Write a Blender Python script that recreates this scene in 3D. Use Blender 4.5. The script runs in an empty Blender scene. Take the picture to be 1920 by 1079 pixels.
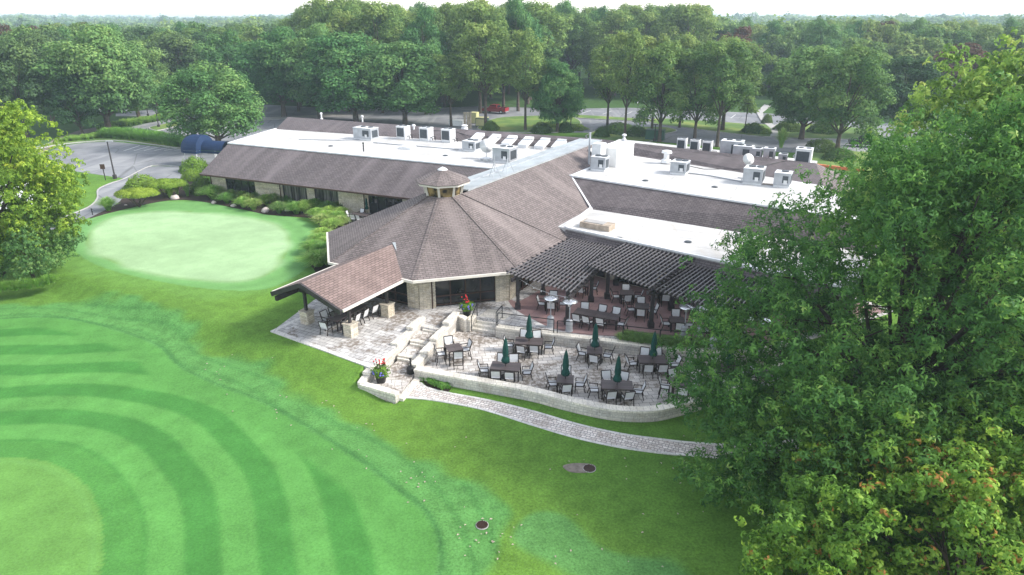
import bpy, math, random
import numpy as np
from mathutils import Vector, Matrix
rnd = random.Random(7)
R = math.radians
S = bpy.context.scene
COL = S.collection
# ---------------------------------------------------------------- layout helper
FOC, PIT, CH = 1280.0, math.atan(510/1280), 20.0
CP, SP = math.cos(PIT), math.sin(PIT)
def at(x, y, z=0.0):
    """world point at height z that the survey photo shows at x, y"""
    dx, dy = x-960, y-540
    t = (z-CH)/-(FOC*SP+dy*CP)
    return (dx*t, (FOC*CP-dy*SP)*t, z)
def topz(py, Y):
    dy = py-540
    return CH-(FOC*SP+dy*CP)*(Y/(FOC*CP-dy*SP))
RC = (-5.4, 52.7)                      # centre of the rotunda
def lf(al, la, z=0.0):                 # building frame: al towards the lawn, la to the right
    return (RC[0]-.5*al+.866*la, RC[1]-.866*al-.5*la, z)
U = .7                                 # upper patio level
LOW = -.2                              # lawn below the terrace
# ---------------------------------------------------------------- materials
class NT:
    def __init__(s, name):
        s.m = bpy.data.materials.new(name); s.m.use_nodes = True
        s.t = s.m.node_tree; s.n = s.t.nodes; s.l = s.t.links
        s.b = s.n['Principled BSDF']; s.out = s.n['Material Output']
        s.b.inputs['Specular IOR Level'].default_value = .3
    def new(s, typ, **kw):
        nd = s.n.new(typ)
        for k, v in kw.items():
            if k in nd.inputs: nd.inputs[k].default_value = v
            else: setattr(nd, k, v)
        return nd
    def link(s, a, b): s.l.new(a, b)
    def noise(s, vec, scale, detail=4, rough=.55, dist=0):
        nd = s.new('ShaderNodeTexNoise', Scale=scale, Detail=detail, Roughness=rough, Distortion=dist)
        if vec is not None: s.link(vec, nd.inputs['Vector'])
        return nd.outputs['Fac']
    def ramp(s, fac, stops):
        r = s.n.new('ShaderNodeValToRGB'); e = r.color_ramp.elements
        while len(e) < len(stops): e.new(.5)
        for i, (p, c) in enumerate(stops):
            e[i].position = p; e[i].color = (c, c, c, 1) if isinstance(c, (int, float)) else (*c, 1)
        s.link(fac, r.inputs['Fac']); return r.outputs['Color']
    def mix(s, a, b, fac, mode='MIX'):
        m = s.n.new('ShaderNodeMix'); m.data_type = 'RGBA'; m.blend_type = mode
        for sock, v in ((m.inputs[0], fac), (m.inputs[6], a), (m.inputs[7], b)):
            if isinstance(v, (int, float)): sock.default_value = v
            elif isinstance(v, tuple): sock.default_value = (*v, 1)
            else: s.link(v, sock)
        return m.outputs[2]
    def bump(s, h, strength=.3, dist=.02):
        b = s.new('ShaderNodeBump', Strength=strength, Distance=dist)
        s.link(h, b.inputs['Height']); s.link(b.outputs['Normal'], s.b.inputs['Normal'])
    def col(s, c):
        if isinstance(c, tuple): s.b.inputs['Base Color'].default_value = (*c, 1)
        else: s.link(c, s.b.inputs['Base Color'])
    def uv(s, rot=0.0):
        u = s.n.new('ShaderNodeUVMap'); u.uv_map = 'UVMap'
        if not rot: return u.outputs['UV']
        mp = s.n.new('ShaderNodeMapping'); mp.inputs['Rotation'].default_value = (0, 0, rot)
        s.link(u.outputs['UV'], mp.inputs['Vector']); return mp.outputs['Vector']
    def pos(s):
        return s.n.new('ShaderNodeNewGeometry').outputs['Position']
MAT = {}
def plain(name, c, rough=.6, metal=0.0, var=.12, scale=3.0, spec=.3):
    n = NT(name); v = n.noise(n.pos(), scale, 5)
    lo = tuple(x*(1-var) for x in c); hi = tuple(min(1, x*(1+var)) for x in c)
    n.col(n.ramp(v, [(.3, lo), (.7, hi)]))
    n.b.inputs['Roughness'].default_value = rough; n.b.inputs['Metallic'].default_value = metal
    n.b.inputs['Specular IOR Level'].default_value = spec
    MAT[name] = n.m; return n
def brick(n, vec, w, h, c1, c2, mortar, ms=.01, off=.5, sq=1.0, sqf=2, bias=0.0, smooth=.1):
    b = n.new('ShaderNodeTexBrick', offset=off, squash=sq, squash_frequency=sqf)
    b.inputs['Scale'].default_value = 1; b.inputs['Brick Width'].default_value = w
    b.inputs['Row Height'].default_value = h; b.inputs['Mortar Size'].default_value = ms
    b.inputs['Mortar Smooth'].default_value = smooth; b.inputs['Bias'].default_value = bias
    b.inputs['Color1'].default_value = (*c1, 1); b.inputs['Color2'].default_value = (*c2, 1)
    b.inputs['Mortar'].default_value = (*mortar, 1)
    n.link(vec, b.inputs['Vector']); return b
def shingle(name, c, pink=(.30, .22, .20)):
    n = NT(name); uv = n.uv()
    d = tuple(x*.84 for x in c); h = tuple(x*1.20 for x in c)
    b = brick(n, uv, .40, .19, d, h, tuple(x*.42 for x in c), .022)
    big = n.ramp(n.noise(n.pos(), .16, 4, .5), [(.33, .86), (.7, 1.12)])
    c0 = n.mix(b.outputs['Color'], big, 1.0, 'MULTIPLY')
    # bleached run-off streaks up the slope
    mp = n.n.new('ShaderNodeMapping'); mp.inputs['Scale'].default_value = (.55, .06, 1); n.link(uv, mp.inputs['Vector'])
    st = n.ramp(n.noise(mp.outputs['Vector'], 1.0, 3), [(.5, 0.0), (.72, .45)])
    c1 = n.mix(c0, pink, st)
    sp = n.ramp(n.noise(n.pos(), 14, 3), [(.35, .92), (.65, 1.08)])
    n.col(n.mix(c1, sp, 1.0, 'MULTIPLY')); n.b.inputs['Roughness'].default_value = .85
    n.bump(b.outputs['Fac'], -.5, .02); MAT[name] = n.m
shingle('shingle_wing', (.125, .106, .108), (.21, .18, .185))
shingle('shingle_hall', (.168, .140, .134), (.29, .245, .232))
shingle('shingle_pavilion', (.190, .138, .125), (.30, .225, .20))
n = NT('membrane')
v = n.noise(n.pos(), .35, 6, .6); mp = n.n.new('ShaderNodeMapping'); mp.inputs['Scale'].default_value = (1, .12, 1)
mp.inputs['Rotation'].default_value = (0, 0, R(24)); n.link(n.pos(), mp.inputs['Vector'])
c0 = n.ramp(v, [(.3, (.42, .41, .395)), (.62, (.60, .595, .585))])
st = n.ramp(n.noise(mp.outputs['Vector'], 1.2, 5, .7), [(.50, 0.0), (.68, .6)])
c1 = n.mix(c0, (.42, .38, .32), st)
sm = brick(n, n.uv(R(24)), 12, 1.9, (1, 1, 1), (.96, .96, .96), (.62, .62, .62), .035)
n.col(n.mix(c1, sm.outputs['Color'], 1.0, 'MULTIPLY')); n.b.inputs['Roughness'].default_value = .55; MAT['membrane'] = n.m
def stone(name, w, h, c1, c2, mort, rust=.35):
    n = NT(name); uv = n.uv()
    b = brick(n, uv, w, h, c1, c2, mort, .012, .5, .6, 2)
    b2 = brick(n, uv, w*1.7, h*2, (1.12, 1.08, 1.0), (.80, .78, .76), (.9, .9, .9), .01, .37)
    c = n.mix(b.outputs['Color'], b2.outputs['Color'], 1.0, 'MULTIPLY')
    f = n.ramp(n.noise(n.pos(), 1.6, 5), [(.5, 0.0), (.72, rust)])
    c = n.mix(c, (.30, .22, .13), f)
    g = n.ramp(n.noise(n.pos(), 11, 4), [(.3, .78), (.7, 1.15)])
    n.col(n.mix(c, g, 1.0, 'MULTIPLY')); n.b.inputs['Roughness'].default_value = .85
    n.bump(n.mix(b.outputs['Fac'], n.noise(n.pos(), 20, 3), .3), -.4, .03); MAT[name] = n.m
stone('limestone', .42, .13, (.50, .46, .38), (.66, .62, .54), (.33, .30, .26))
stone('wall_block', .42, .17, (.50, .485, .465), (.60, .59, .57), (.36, .35, .335), .35)
stone('cap_stone', .60, .60, (.64, .62, .57), (.74, .72, .68), (.42, .40, .37), .18)
def paver(name, w, h, c1, c2, mort, rot, stain=.8, sthr=(.56, .64), ms=.016, scol=(.16, .125, .095), ssc=.45):
    n = NT(name); uv = n.uv(rot)
    b = brick(n, uv, w, h, c1, c2, mort, ms, .42, .62, 3)
    b2 = brick(n, uv, w*1.37, h, (1.1, 1.1, 1.1), (.84, .84, .85), (.95, .95, .95), .004, .31, 1.4, 2)
    c = n.mix(b.outputs['Color'], b2.outputs['Color'], 1.0, 'MULTIPLY')
    nz = n.noise(n.pos(), ssc, 6, .65, .4)
    cell = n.mix(nz, b2.outputs['Color'], .10)
    f = n.ramp(cell, [(sthr[0], 0.0), (sthr[1], stain)])
    brk = n.ramp(n.noise(n.pos(), 4.0, 3), [(.4, 0.2), (.55, 1.0)])
    f = n.mix(f, brk, 1.0, 'MULTIPLY')
    c = n.mix(c, scol, f)
    g = n.ramp(n.noise(n.pos(), 9, 4), [(.3, .85), (.7, 1.1)])
    n.col(n.mix(c, g, 1.0, 'MULTIPLY')); n.b.inputs['Roughness'].default_value = .8
    n.bump(b.outputs['Fac'], -.4, .02); MAT[name] = n.m
paver('paver_patio', .62, .36, (.45, .435, .42), (.61, .595, .58), (.16, .155, .15), R(28), .85, (.535, .60))
paver('paver_terrace', .62, .38, (.53, .495, .455), (.70, .665, .625), (.18, .165, .15), R(-8), .85, (.50, .58))
paver('paver_path', .27, .19, (.56, .49, .44), (.80, .74, .69), (.26, .24, .23), R(24), .5, (.58, .68), .018, (.30, .24, .20), .9)
paver('kerb_stone', .9, .9, (.60, .58, .55), (.70, .68, .65), (.36, .34, .32), 0, .2)
n = NT('red_concrete')
c = n.ramp(n.noise(n.pos(), .7, 6, .6), [(.3, (.25, .152, .145)), (.7, (.36, .235, .225))])
w = n.new('ShaderNodeTexVoronoi', Scale=5.5, feature='DISTANCE_TO_EDGE'); n.link(n.pos(), w.inputs['Vector'])
e = n.ramp(w.outputs['Distance'], [(.0, .72), (.05, 1.0)])
j = brick(n, n.uv(R(28)), 3.2, 3.2, (1, 1, 1), (.96, .96, .96), (.6, .6, .6), .012, 0)
n.col(n.mix(n.mix(c, e, 1.0, 'MULTIPLY'), j.outputs['Color'], 1.0, 'MULTIPLY')); n.b.inputs['Roughness'].default_value = .55; MAT['red_concrete'] = n.m
n = NT('asphalt')
c = n.ramp(n.noise(n.pos(), .12, 7, .65, .6), [(.3, (.13, .135, .15)), (.5, (.20, .205, .22)), (.7, (.29, .295, .305))])
mp = n.n.new('ShaderNodeMapping'); mp.inputs['Scale'].default_value = (.5, .04, 1); mp.inputs['Rotation'].default_value = (0, 0, R(66)); n.link(n.pos(), mp.inputs['Vector'])
st = n.ramp(n.noise(mp.outputs['Vector'], 1.0, 4), [(.54, 0.0), (.6, .4)])
c = n.mix(c, (.33, .335, .34), st)
w = n.new('ShaderNodeTexVoronoi', Scale=.13, feature='DISTANCE_TO_EDGE'); n.link(n.pos(), w.inputs['Vector'])
c = n.mix(c, n.ramp(w.outputs['Distance'], [(.0, .55), (.012, 1.0)]), 1.0, 'MULTIPLY')
n.col(c); n.b.inputs['Roughness'].default_value = .75; MAT['asphalt'] = n.m
n = NT('grass')
at_ = n.new('ShaderNodeAttribute', attribute_name='tone')
fine = n.ramp(n.noise(n.pos(), 9, 6, .75), [(.28, .55), (.5, 1.0), (.75, 1.5)])
mid = n.ramp(n.noise(n.pos(), 1.1, 5, .6), [(.3, .80), (.7, 1.20)])
at2 = n.new('ShaderNodeAttribute', attribute_name='smooth')
fm = n.mix(fine, (1.0, 1.0, 1.0), at2.outputs['Fac']); mid = n.mix(mid, (1.0, 1.0, 1.0), at2.outputs['Fac'])
c = n.mix(at_.outputs['Color'], fm, 1.0, 'MULTIPLY'); c = n.mix(c, mid, 1.0, 'MULTIPLY')
n.col(c); n.b.inputs['Roughness'].default_value = .9; n.b.inputs['Specular IOR Level'].default_value = .1
n.bump(n.noise(n.pos(), 22, 4), .35, .03); MAT['grass'] = n.m
n = NT('lawn_turf')
f = n.ramp(n.noise(n.pos(), .25, 6, .6), [(.3, (.055, .12, .03)), (.5, (.12, .20, .045)), (.72, (.25, .29, .07))])
n.col(n.mix(f, n.ramp(n.noise(n.pos(), 6, 4), [(.3, .75), (.7, 1.2)]), 1.0, 'MULTIPLY')); n.b.inputs['Roughness'].default_value = .95; MAT['lawn_turf'] = n.m
plain('mulch', (.035, .022, .018), .95, 0, .5, 9)
plain('soil', (.20, .17, .145), .9, 0, .3, 5)
plain('white_paint', (.78, .78, .77), .45, 0, .06, 2)
plain('white_metal', (.66, .67, .68), .4, .0, .12, 1.5)
plain('grey_metal', (.38, .40, .43), .42, .3, .15, 2)
plain('ridge_metal', (.36, .39, .40), .45, .2, .18, .8)
plain('dark_grille', (.06, .07, .08), .5, .2, .2, 5)
plain('black', (.016, .016, .018), .5, 0, .2, 5)
plain('dark_timber', (.040, .034, .036), .6, 0, .3, 4)
plain('slat_skylit', (.13, .122, .128), .4, 0, .2, 4)  # slat timber coloured lighter to stand for sky reflected off it
plain('brown_trim', (.060, .032, .024), .6, 0, .2, 4)
plain('fascia', (.62, .58, .52), .6, 0, .1, 2)
plain('sling', (.62, .63, .64), .7, 0, .06, 6)
plain('frame_bronze', (.035, .026, .024), .45, .2, .2, 6)
plain('umbrella_green', (.006, .055, .045), .8, 0, .25, 6)
plain('awning_blue', (.006, .024, .075), .75, 0, .2, 2)
plain('bark', (.085, .066, .052), .95, 0, .35, 3)
plain('bark_dark', (.045, .036, .030), .95, 0, .35, 3)
plain('boulder', (.48, .42, .40), .85, 0, .25, 2)
plain('steel', (.72, .73, .75), .22, .8, .1, 3)
plain('pot_black', (.020, .019, .020), .35, 0, .2, 5)
plain('red_paint', (.24, .008, .014), .28, 0, .05, 2, .6)
plain('blue_paint', (.05, .12, .3), .3, 0, .05, 2, .6)
plain('rubber', (.014, .014, .014), .8, 0, .2, 5)
plain('green_box', (.03, .09, .06), .5, 0, .1, 2)
plain('cream_box', (.55, .52, .27), .6, 0, .1, 2)
plain('tan', (.36, .30, .24), .8, 0, .35, 3)
plain('concrete', (.38, .37, .36), .85, 0, .15, 1)
plain('terracotta', (.50, .16, .07), .8, 0, .2, 3)
plain('house_wall', (.6, .58, .55), .8, 0, .1, 1)
plain('house_roof', (.16, .15, .16), .9, 0, .2, 1)
plain('flower_red', (.55, .02, .03), .7, 0, .2, 9)
plain('flower_blue', (.14, .14, .45), .7, 0, .2, 9)
n = NT('table_planks'); b = brick(n, n.uv(), 3, .11, (.085, .066, .066), (.12, .096, .094), (.02, .017, .017), .012, .3)
n.col(b.outputs['Color']); n.b.inputs['Roughness'].default_value = .45; MAT['table_planks'] = n.m
n = NT('glass_dark'); n.col(n.ramp(n.noise(n.pos(), .8, 3), [(.35, (.008, .009, .011)), (.7, (.03, .03, .033))]))
n.b.inputs['Roughness'].default_value = .08; n.b.inputs['Specular IOR Level'].default_value = .5; MAT['glass_dark'] = n.m
n = NT('glass_curtain'); mp = n.n.new('ShaderNodeMapping'); mp.inputs['Scale'].default_value = (3.5, .2, 1); n.link(n.uv(), mp.inputs['Vector'])
n.col(n.ramp(n.noise(mp.outputs['Vector'], 1.5, 2), [(.35, (.025, .024, .024)), (.65, (.16, .155, .15))])); n.b.inputs['Roughness'].default_value = .12; MAT['glass_curtain'] = n.m
n = NT('glass_amber'); n.col(n.ramp(n.noise(n.pos(), 1.4, 2), [(.4, (.02, .018, .015)), (.65, (.33, .24, .10))])); n.b.inputs['Roughness'].default_value = .1; MAT['glass_amber'] = n.m
n = NT('skylight_glass'); n.col((.62, .66, .70)); n.b.inputs['Roughness'].default_value = .25; MAT['skylight_glass'] = n.m
def leaf(name, stops, trans=.35, rough=.6):
    n = NT(name); a = n.new('ShaderNodeAttribute', attribute_name='tint')
    c = n.ramp(a.outputs['Fac'], stops)
    oi = n.n.new('ShaderNodeObjectInfo')
    hs = n.n.new('ShaderNodeHueSaturation')
    mr = n.new('ShaderNodeMapRange'); n.link(oi.outputs['Random'], mr.inputs['Value']); mr.inputs['To Min'].default_value = .47; mr.inputs['To Max'].default_value = .515
    mv = n.new('ShaderNodeMapRange'); n.link(oi.outputs['Random'], mv.inputs['Value']); mv.inputs['To Min'].default_value = 1.2; mv.inputs['To Max'].default_value = .82
    n.link(mr.outputs[0], hs.inputs['Hue']); n.link(mv.outputs[0], hs.inputs['Value']); n.link(c, hs.inputs['Color'])
    c = hs.outputs['Color']
    n.col(c); n.b.inputs['Roughness'].default_value = rough; n.b.inputs['Specular IOR Level'].default_value = .15
    tr = n.n.new('ShaderNodeBsdfTranslucent'); n.link(c, tr.inputs['Color'])
    mx = n.n.new('ShaderNodeMixShader'); mx.inputs[0].default_value = trans
    n.link(n.b.outputs[0], mx.inputs[1]); n.link(tr.outputs[0], mx.inputs[2]); n.link(mx.outputs[0], n.out.inputs['Surface'])
    MAT[name] = n.m
leaf('leaf_oak', [(0, (.055, .150, .050)), (.5, (.120, .270, .080)), (1, (.27, .42, .13))])
leaf('leaf_wood', [(0, (.060, .145, .045)), (.5, (.155, .270, .068)), (1, (.32, .42, .12))])
leaf('leaf_dark', [(0, (.035, .085, .036)), (.6, (.075, .155, .055)), (1, (.15, .25, .08))])
leaf('leaf_big', [(0, (.060, .150, .042)), (.5, (.140, .290, .066)), (.85, (.26, .45, .09)), (1, (.38, .50, .14))], .4)
leaf('leaf_lime', [(0, (.09, .20, .03)), (.5, (.20, .38, .05)), (1, (.42, .58, .08))], .45)
leaf('leaf_maple', [(0, (.08, .20, .035)), (.5, (.165, .35, .055)), (.985, (.31, .48, .07)), (1, (.46, .26, .07))], .4)
leaf('leaf_rust', [(0, (.07, .05, .035)), (1, (.20, .12, .07))])
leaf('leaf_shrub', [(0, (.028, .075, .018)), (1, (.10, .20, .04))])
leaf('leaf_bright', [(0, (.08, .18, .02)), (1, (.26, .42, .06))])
leaf('blade', [(0, (.12, .27, .06)), (.6, (.26, .50, .10)), (1, (.46, .62, .22))], .5)
leaf('blade_straw', [(0, (.14, .30, .07)), (.65, (.28, .46, .12)), (1, (.52, .54, .26))], .45)
# ---------------------------------------------------------------- mesh helpers
def auto_uv(me):
    nv = len(me.vertices); co = np.empty(nv*3); me.vertices.foreach_get('co', co); co = co.reshape(-1, 3)
    uvl = me.uv_layers.new(name='UVMap'); uv = np.zeros((len(me.loops), 2))
    for p in me.polygons:
        nx, ny, nz = p.normal
        if abs(nz) > .985: e = (1, 0, 0); f = (0, 1, 0)
        else:
            l = math.hypot(nx, ny); e = (-ny/l, nx/l, 0)
            f = (ny*e[2]-nz*e[1], nz*e[0]-nx*e[2], nx*e[1]-ny*e[0])
        for li in p.loop_indices:
            c = co[me.loops[li].vertex_index]
            uv[li] = (c[0]*e[0]+c[1]*e[1], c[0]*f[0]+c[1]*f[1]+c[2]*f[2])
    uvl.data.foreach_set('uv', uv.ravel())
class MB:
    def __init__(s): s.v = []; s.f = []; s.mi = []
    def add(s, vs, fs, mi=0):
        o = len(s.v); s.v += [tuple(v) for v in vs]; s.f += [tuple(i+o for i in f) for f in fs]; s.mi += [mi]*len(fs)
    def box(s, c, d, rz=0, mi=0, M=None):
        x, y, z = d[0]/2, d[1]/2, d[2]/2; ca, sa = math.cos(rz), math.sin(rz); vs = []
        for k in (-z, z):
            for (i, j) in ((-x, -y), (x, -y), (x, y), (-x, y)):
                vs.append((c[0]+i*ca-j*sa, c[1]+i*sa+j*ca, c[2]+k))
        s.add(vs, [(3, 2, 1, 0), (4, 5, 6, 7), (0, 1, 5, 4), (1, 2, 6, 5), (2, 3, 7, 6), (3, 0, 4, 7)], mi)
    def prism(s, poly, z0, z1, mi=0):
        a = sum(poly[i][0]*poly[(i+1) % len(poly)][1]-poly[(i+1) % len(poly)][0]*poly[i][1] for i in range(len(poly)))
        if a < 0: poly = poly[::-1]
        n = len(poly)
        vs = [(p[0], p[1], z0) for p in poly]+[(p[0], p[1], z1) for p in poly]
        s.add(vs, [tuple(range(n-1, -1, -1)), tuple(range(n, 2*n))]+[(i, (i+1) % n, n+(i+1) % n, n+i) for i in range(n)], mi)
    def bar(s, a, b, w, h, mi=0):
        a, b = Vector(a), Vector(b); d = (b-a).normalized(); up = Vector((0, 0, 1))
        if abs(d.z) > .95: up = Vector((0, 1, 0))
        r = d.cross(up).normalized(); u = r.cross(d).normalized(); r *= w/2; u *= h/2
        vs = [a-r-u, a+r-u, a+r+u, a-r+u, b-r-u, b+r-u, b+r+u, b-r+u]
        s.add(vs, [(0, 1, 2, 3), (7, 6, 5, 4), (0, 4, 5, 1), (1, 5, 6, 2), (2, 6, 7, 3), (3, 7, 4, 0)], mi)
    def tube(s, pts, rad, n=6, mi=0, cap=True):
        pts = [Vector(p) for p in pts]
        if not hasattr(rad, '__len__'): rad = [rad]*len(pts)
        rings = []; o = len(s.v)
        for i, p in enumerate(pts):
            d = (pts[min(i+1, len(pts)-1)]-pts[max(i-1, 0)]).normalized()
            up = Vector((0, 0, 1)) if abs(d.z) < .9 else Vector((1, 0, 0))
            r = d.cross(up).normalized(); u = r.cross(d)
            for k in range(n):
                a = 2*math.pi*k/n; s.v.append(tuple(p+r*math.cos(a)*rad[i]+u*math.sin(a)*rad[i]))
        for i in range(len(pts)-1):
            for k in range(n):
                a, b = o+i*n+k, o+i*n+(k+1) % n; s.f.append((a, b, b+n, a+n)); s.mi.append(mi)
        if cap:
            s.f.append(tuple(o+k for k in range(n-1, -1, -1))); s.mi.append(mi)
            s.f.append(tuple(o+(len(pts)-1)*n+k for k in range(n))); s.mi.append(mi)
    def lathe(s, c, prof, n=12, mi=0, wob=0):
        o = len(s.v)
        for (r, z) in prof:
            for k in range(n):
                a = 2*math.pi*k/n; rr = r*(1+(wob if k % 2 else -wob)); s.v.append((c[0]+rr*math.cos(a), c[1]+rr*math.sin(a), c[2]+z))
        for i in range(len(prof)-1):
            for k in range(n):
                a, b = o+i*n+k, o+i*n+(k+1) % n; s.f.append((a, b, b+n, a+n)); s.mi.append(mi)
        s.f.append(tuple(o+k for k in range(n-1, -1, -1))); s.mi.append(mi)
        s.f.append(tuple(o+(len(prof)-1)*n+k for k in range(n))); s.mi.append(mi)
    def build(s, name, mats, parent=None, smooth=False, uv=True):
        me = bpy.data.meshes.new(name); me.from_pydata(s.v, [], s.f); me.update()
        for m in (mats if isinstance(mats, (list, tuple)) else [mats]): me.materials.append(MAT[m])
        me.polygons.foreach_set('material_index', s.mi)
        if smooth: me.polygons.foreach_set('use_smooth', [True]*len(s.f))
        if uv: auto_uv(me)
        o = bpy.data.objects.new(name, me); COL.objects.link(o)
        if parent is not None: o.parent = parent
        return o
def tag(o, label=None, cat=None, group=None, kind=None):
    if label: o['label'] = label
    if cat: o['category'] = cat
    if group: o['group'] = group
    if kind: o['kind'] = kind
    return o
def empty(name, loc=(0, 0, 0), rz=0, label=None, cat=None, group=None):
    o = bpy.data.objects.new(name, None); COL.objects.link(o); o.location = loc; o.rotation_euler = (0, 0, rz)
    o.empty_display_size = .3
    return tag(o, label, cat, group)
def copy_tree(o, parent=None):
    c = o.copy(); COL.objects.link(c); c.parent = parent
    for ch in list(o.children): copy_tree(ch, c)
    return c
def solid(name, faces, thick, mats, parent=None, edge_mi=0):
    """closed slab from top faces: copy pushed down and rim"""
    vs = []; idx = {}; fs = []
    def vi(p):
        k = (round(p[0], 3), round(p[1], 3), round(p[2], 3))
        if k not in idx: idx[k] = len(vs); vs.append(p)
        return idx[k]
    for f in faces:
        t = [vi(p) for p in f]
        a = Vector(vs[t[1]])-Vector(vs[t[0]]); b = Vector(vs[t[2]])-Vector(vs[t[0]])
        if a.cross(b).z < 0: t = t[::-1]
        fs.append(tuple(t))
    n = len(vs); m = MB(); m.v = list(vs)+[(p[0], p[1], p[2]-thick) for p in vs]
    ed = {}
    for f in fs:
        for i in range(len(f)): ed[(f[i], f[(i+1) % len(f)])] = 1
    for f in fs: m.f.append(f); m.mi.append(0); m.f.append(tuple(i+n for i in f[::-1])); m.mi.append(edge_mi)
    for (a, b) in ed:
        if (b, a) not in ed: m.f.append((b, a, a+n, b+n)); m.mi.append(edge_mi)
    return m.build(name, mats, parent)
def cat_rom(pts, k=6, closed=False):
    out = []; n = len(pts)
    for i in range(n if closed else n-1):
        p = [pts[(i+j) % n] if closed else pts[min(max(i+j, 0), n-1)] for j in (-1, 0, 1, 2)]
        for t in range(k):
            t = t/k
            out.append(tuple(.5*(2*p[1][c]+(p[2][c]-p[0][c])*t+(2*p[0][c]-5*p[1][c]+4*p[2][c]-p[3][c])*t*t+(-p[0][c]+3*p[1][c]-3*p[2][c]+p[3][c])*t**3) for c in range(len(pts[0]))))
    if not closed: out.append(tuple(pts[-1]))
    return out
def ribbon(m, pts, w, z0, z1, mi=0, ztop=None):
    """wall of width w along pts; z0/z1 may be functions of index"""
    n = len(pts); L, Rr = [], []
    for i, p in enumerate(pts):
        a, b = pts[max(i-1, 0)], pts[min(i+1, n-1)]; dx, dy = b[0]-a[0], b[1]-a[1]; l = math.hypot(dx, dy) or 1
        L.append((p[0]-dy/l*w/2, p[1]+dx/l*w/2)); Rr.append((p[0]+dy/l*w/2, p[1]-dx/l*w/2))
    g = lambda z, i: z(i) if callable(z) else z
    vs = []
    for i in range(n): vs += [(*L[i], g(z0, i)), (*Rr[i], g(z0, i)), (*Rr[i], g(z1, i)), (*L[i], g(z1, i))]
    fs = [(0, 1, 2, 3), tuple(4*(n-1)+k for k in (3, 2, 1, 0))]
    for i in range(n-1):
        a = 4*i
        for k in range(4): fs.append((a+k, a+4+k, a+4+(k+1) % 4, a+(k+1) % 4))
    m.add(vs, fs, mi)
# ---------------------------------------------------------------- terrain
def sst(x, a, b):
    t = np.clip((x-a)/(b-a), 0, 1); return t*t*(3-2*t)
def hgt(X, Y):
    dx, dy = X-RC[0], Y-RC[1]; al = -.5*dx-.866*dy; la = .866*dx-.5*dy
    A = (1-sst(al, 16.1, 18.6))*(1-sst(la, 6.3, 8.2)*sst(al, 2, 6))
    return LOW+(.65-LOW)*A
def atg(px, py, dz=0.0):
    z = 0.0
    for _ in range(12):
        p = at(px, py, z+dz); z = .5*z+.5*float(hgt(np.array(p[0]), np.array(p[1])))
    return at(px, py, z+dz)
def inside(X, Y, poly):
    r = np.zeros(X.shape, bool); n = len(poly)
    for i in range(n):
        x0, y0 = poly[i][:2]; x1, y1 = poly[(i+1) % n][:2]
        if y0 == y1: continue
        c = ((Y < y0) != (Y < y1)) & (X < (x1-x0)*(Y-y0)/(y1-y0)+x0); r ^= c
    return r
def pdist(X, Y, poly, closed=True):
    d = np.full(X.shape, 1e9); n = len(poly)
    for i in range(n if closed else n-1):
        x0, y0 = poly[i][:2]; x1, y1 = poly[(i+1) % n][:2]; ex, ey = x1-x0, y1-y0; l = ex*ex+ey*ey+1e-12
        t = np.clip(((X-x0)*ex+(Y-y0)*ey)/l, 0, 1); d = np.minimum(d, np.hypot(X-x0-t*ex, Y-y0-t*ey))
    return d
FW = [(-5.75, 36.05), (-3.6, 35.25), (-1.2, 34.4), (1.2, 33.5), (2.94, 32.6), (4.65, 31.85), (6.0, 31.5), (7.5, 31.5), (8.8, 31.95), (10.9, 32.97), (13.5, 34.45), (15.6, 36.05), (17.6, 38.6)]
UW = [(-1.03, 41.41), (2.78, 40.25), (6.49, 39.16), (9.35, 38.33), (11.25, 37.95), (14.5, 37.9), (17.6, 38.6)]
FWs = cat_rom(FW, 5); UWs = cat_rom(UW, 5)
CUT = [lf(17.3, 5.75)[:2], lf(17.45, 8.8)[:2], lf(14.6, 8.0)[:2]]+FW+[(x, y+.2) for x, y in UW[::-1]]+[lf(6.6, 9.1)[:2], lf(6.9, 7.3)[:2], lf(7.8, 6.5)[:2], lf(10., 6.5)[:2], lf(10.0, 4.55)[:2], lf(13.5, 5.0)[:2], lf(16.6, 5.6)[:2]]
def axis(a, b, s, lo, hi):
    v = list(np.arange(a, b+1e-6, s)); st = s
    while v[-1] < hi: st *= 1.22; v.append(v[-1]+st)
    st = s; w = []
    c = a
    while c > lo: st *= 1.22; c -= st; w.append(c)
    return np.array(w[::-1]+v)
xs = axis(-56, 17, .14, -4500, 4500); ys = axis(17, 68, .14, -60, 6000)
X, Y = np.meshgrid(xs, ys); nx_, ny_ = len(xs), len(ys)
Z = hgt(X, Y)
Z = Z+.02*np.sin(X*.35+1)*np.sin(Y*.27)*(Y < 45)
cut = inside(X, Y, CUT); Z[cut] = -.6
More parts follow.
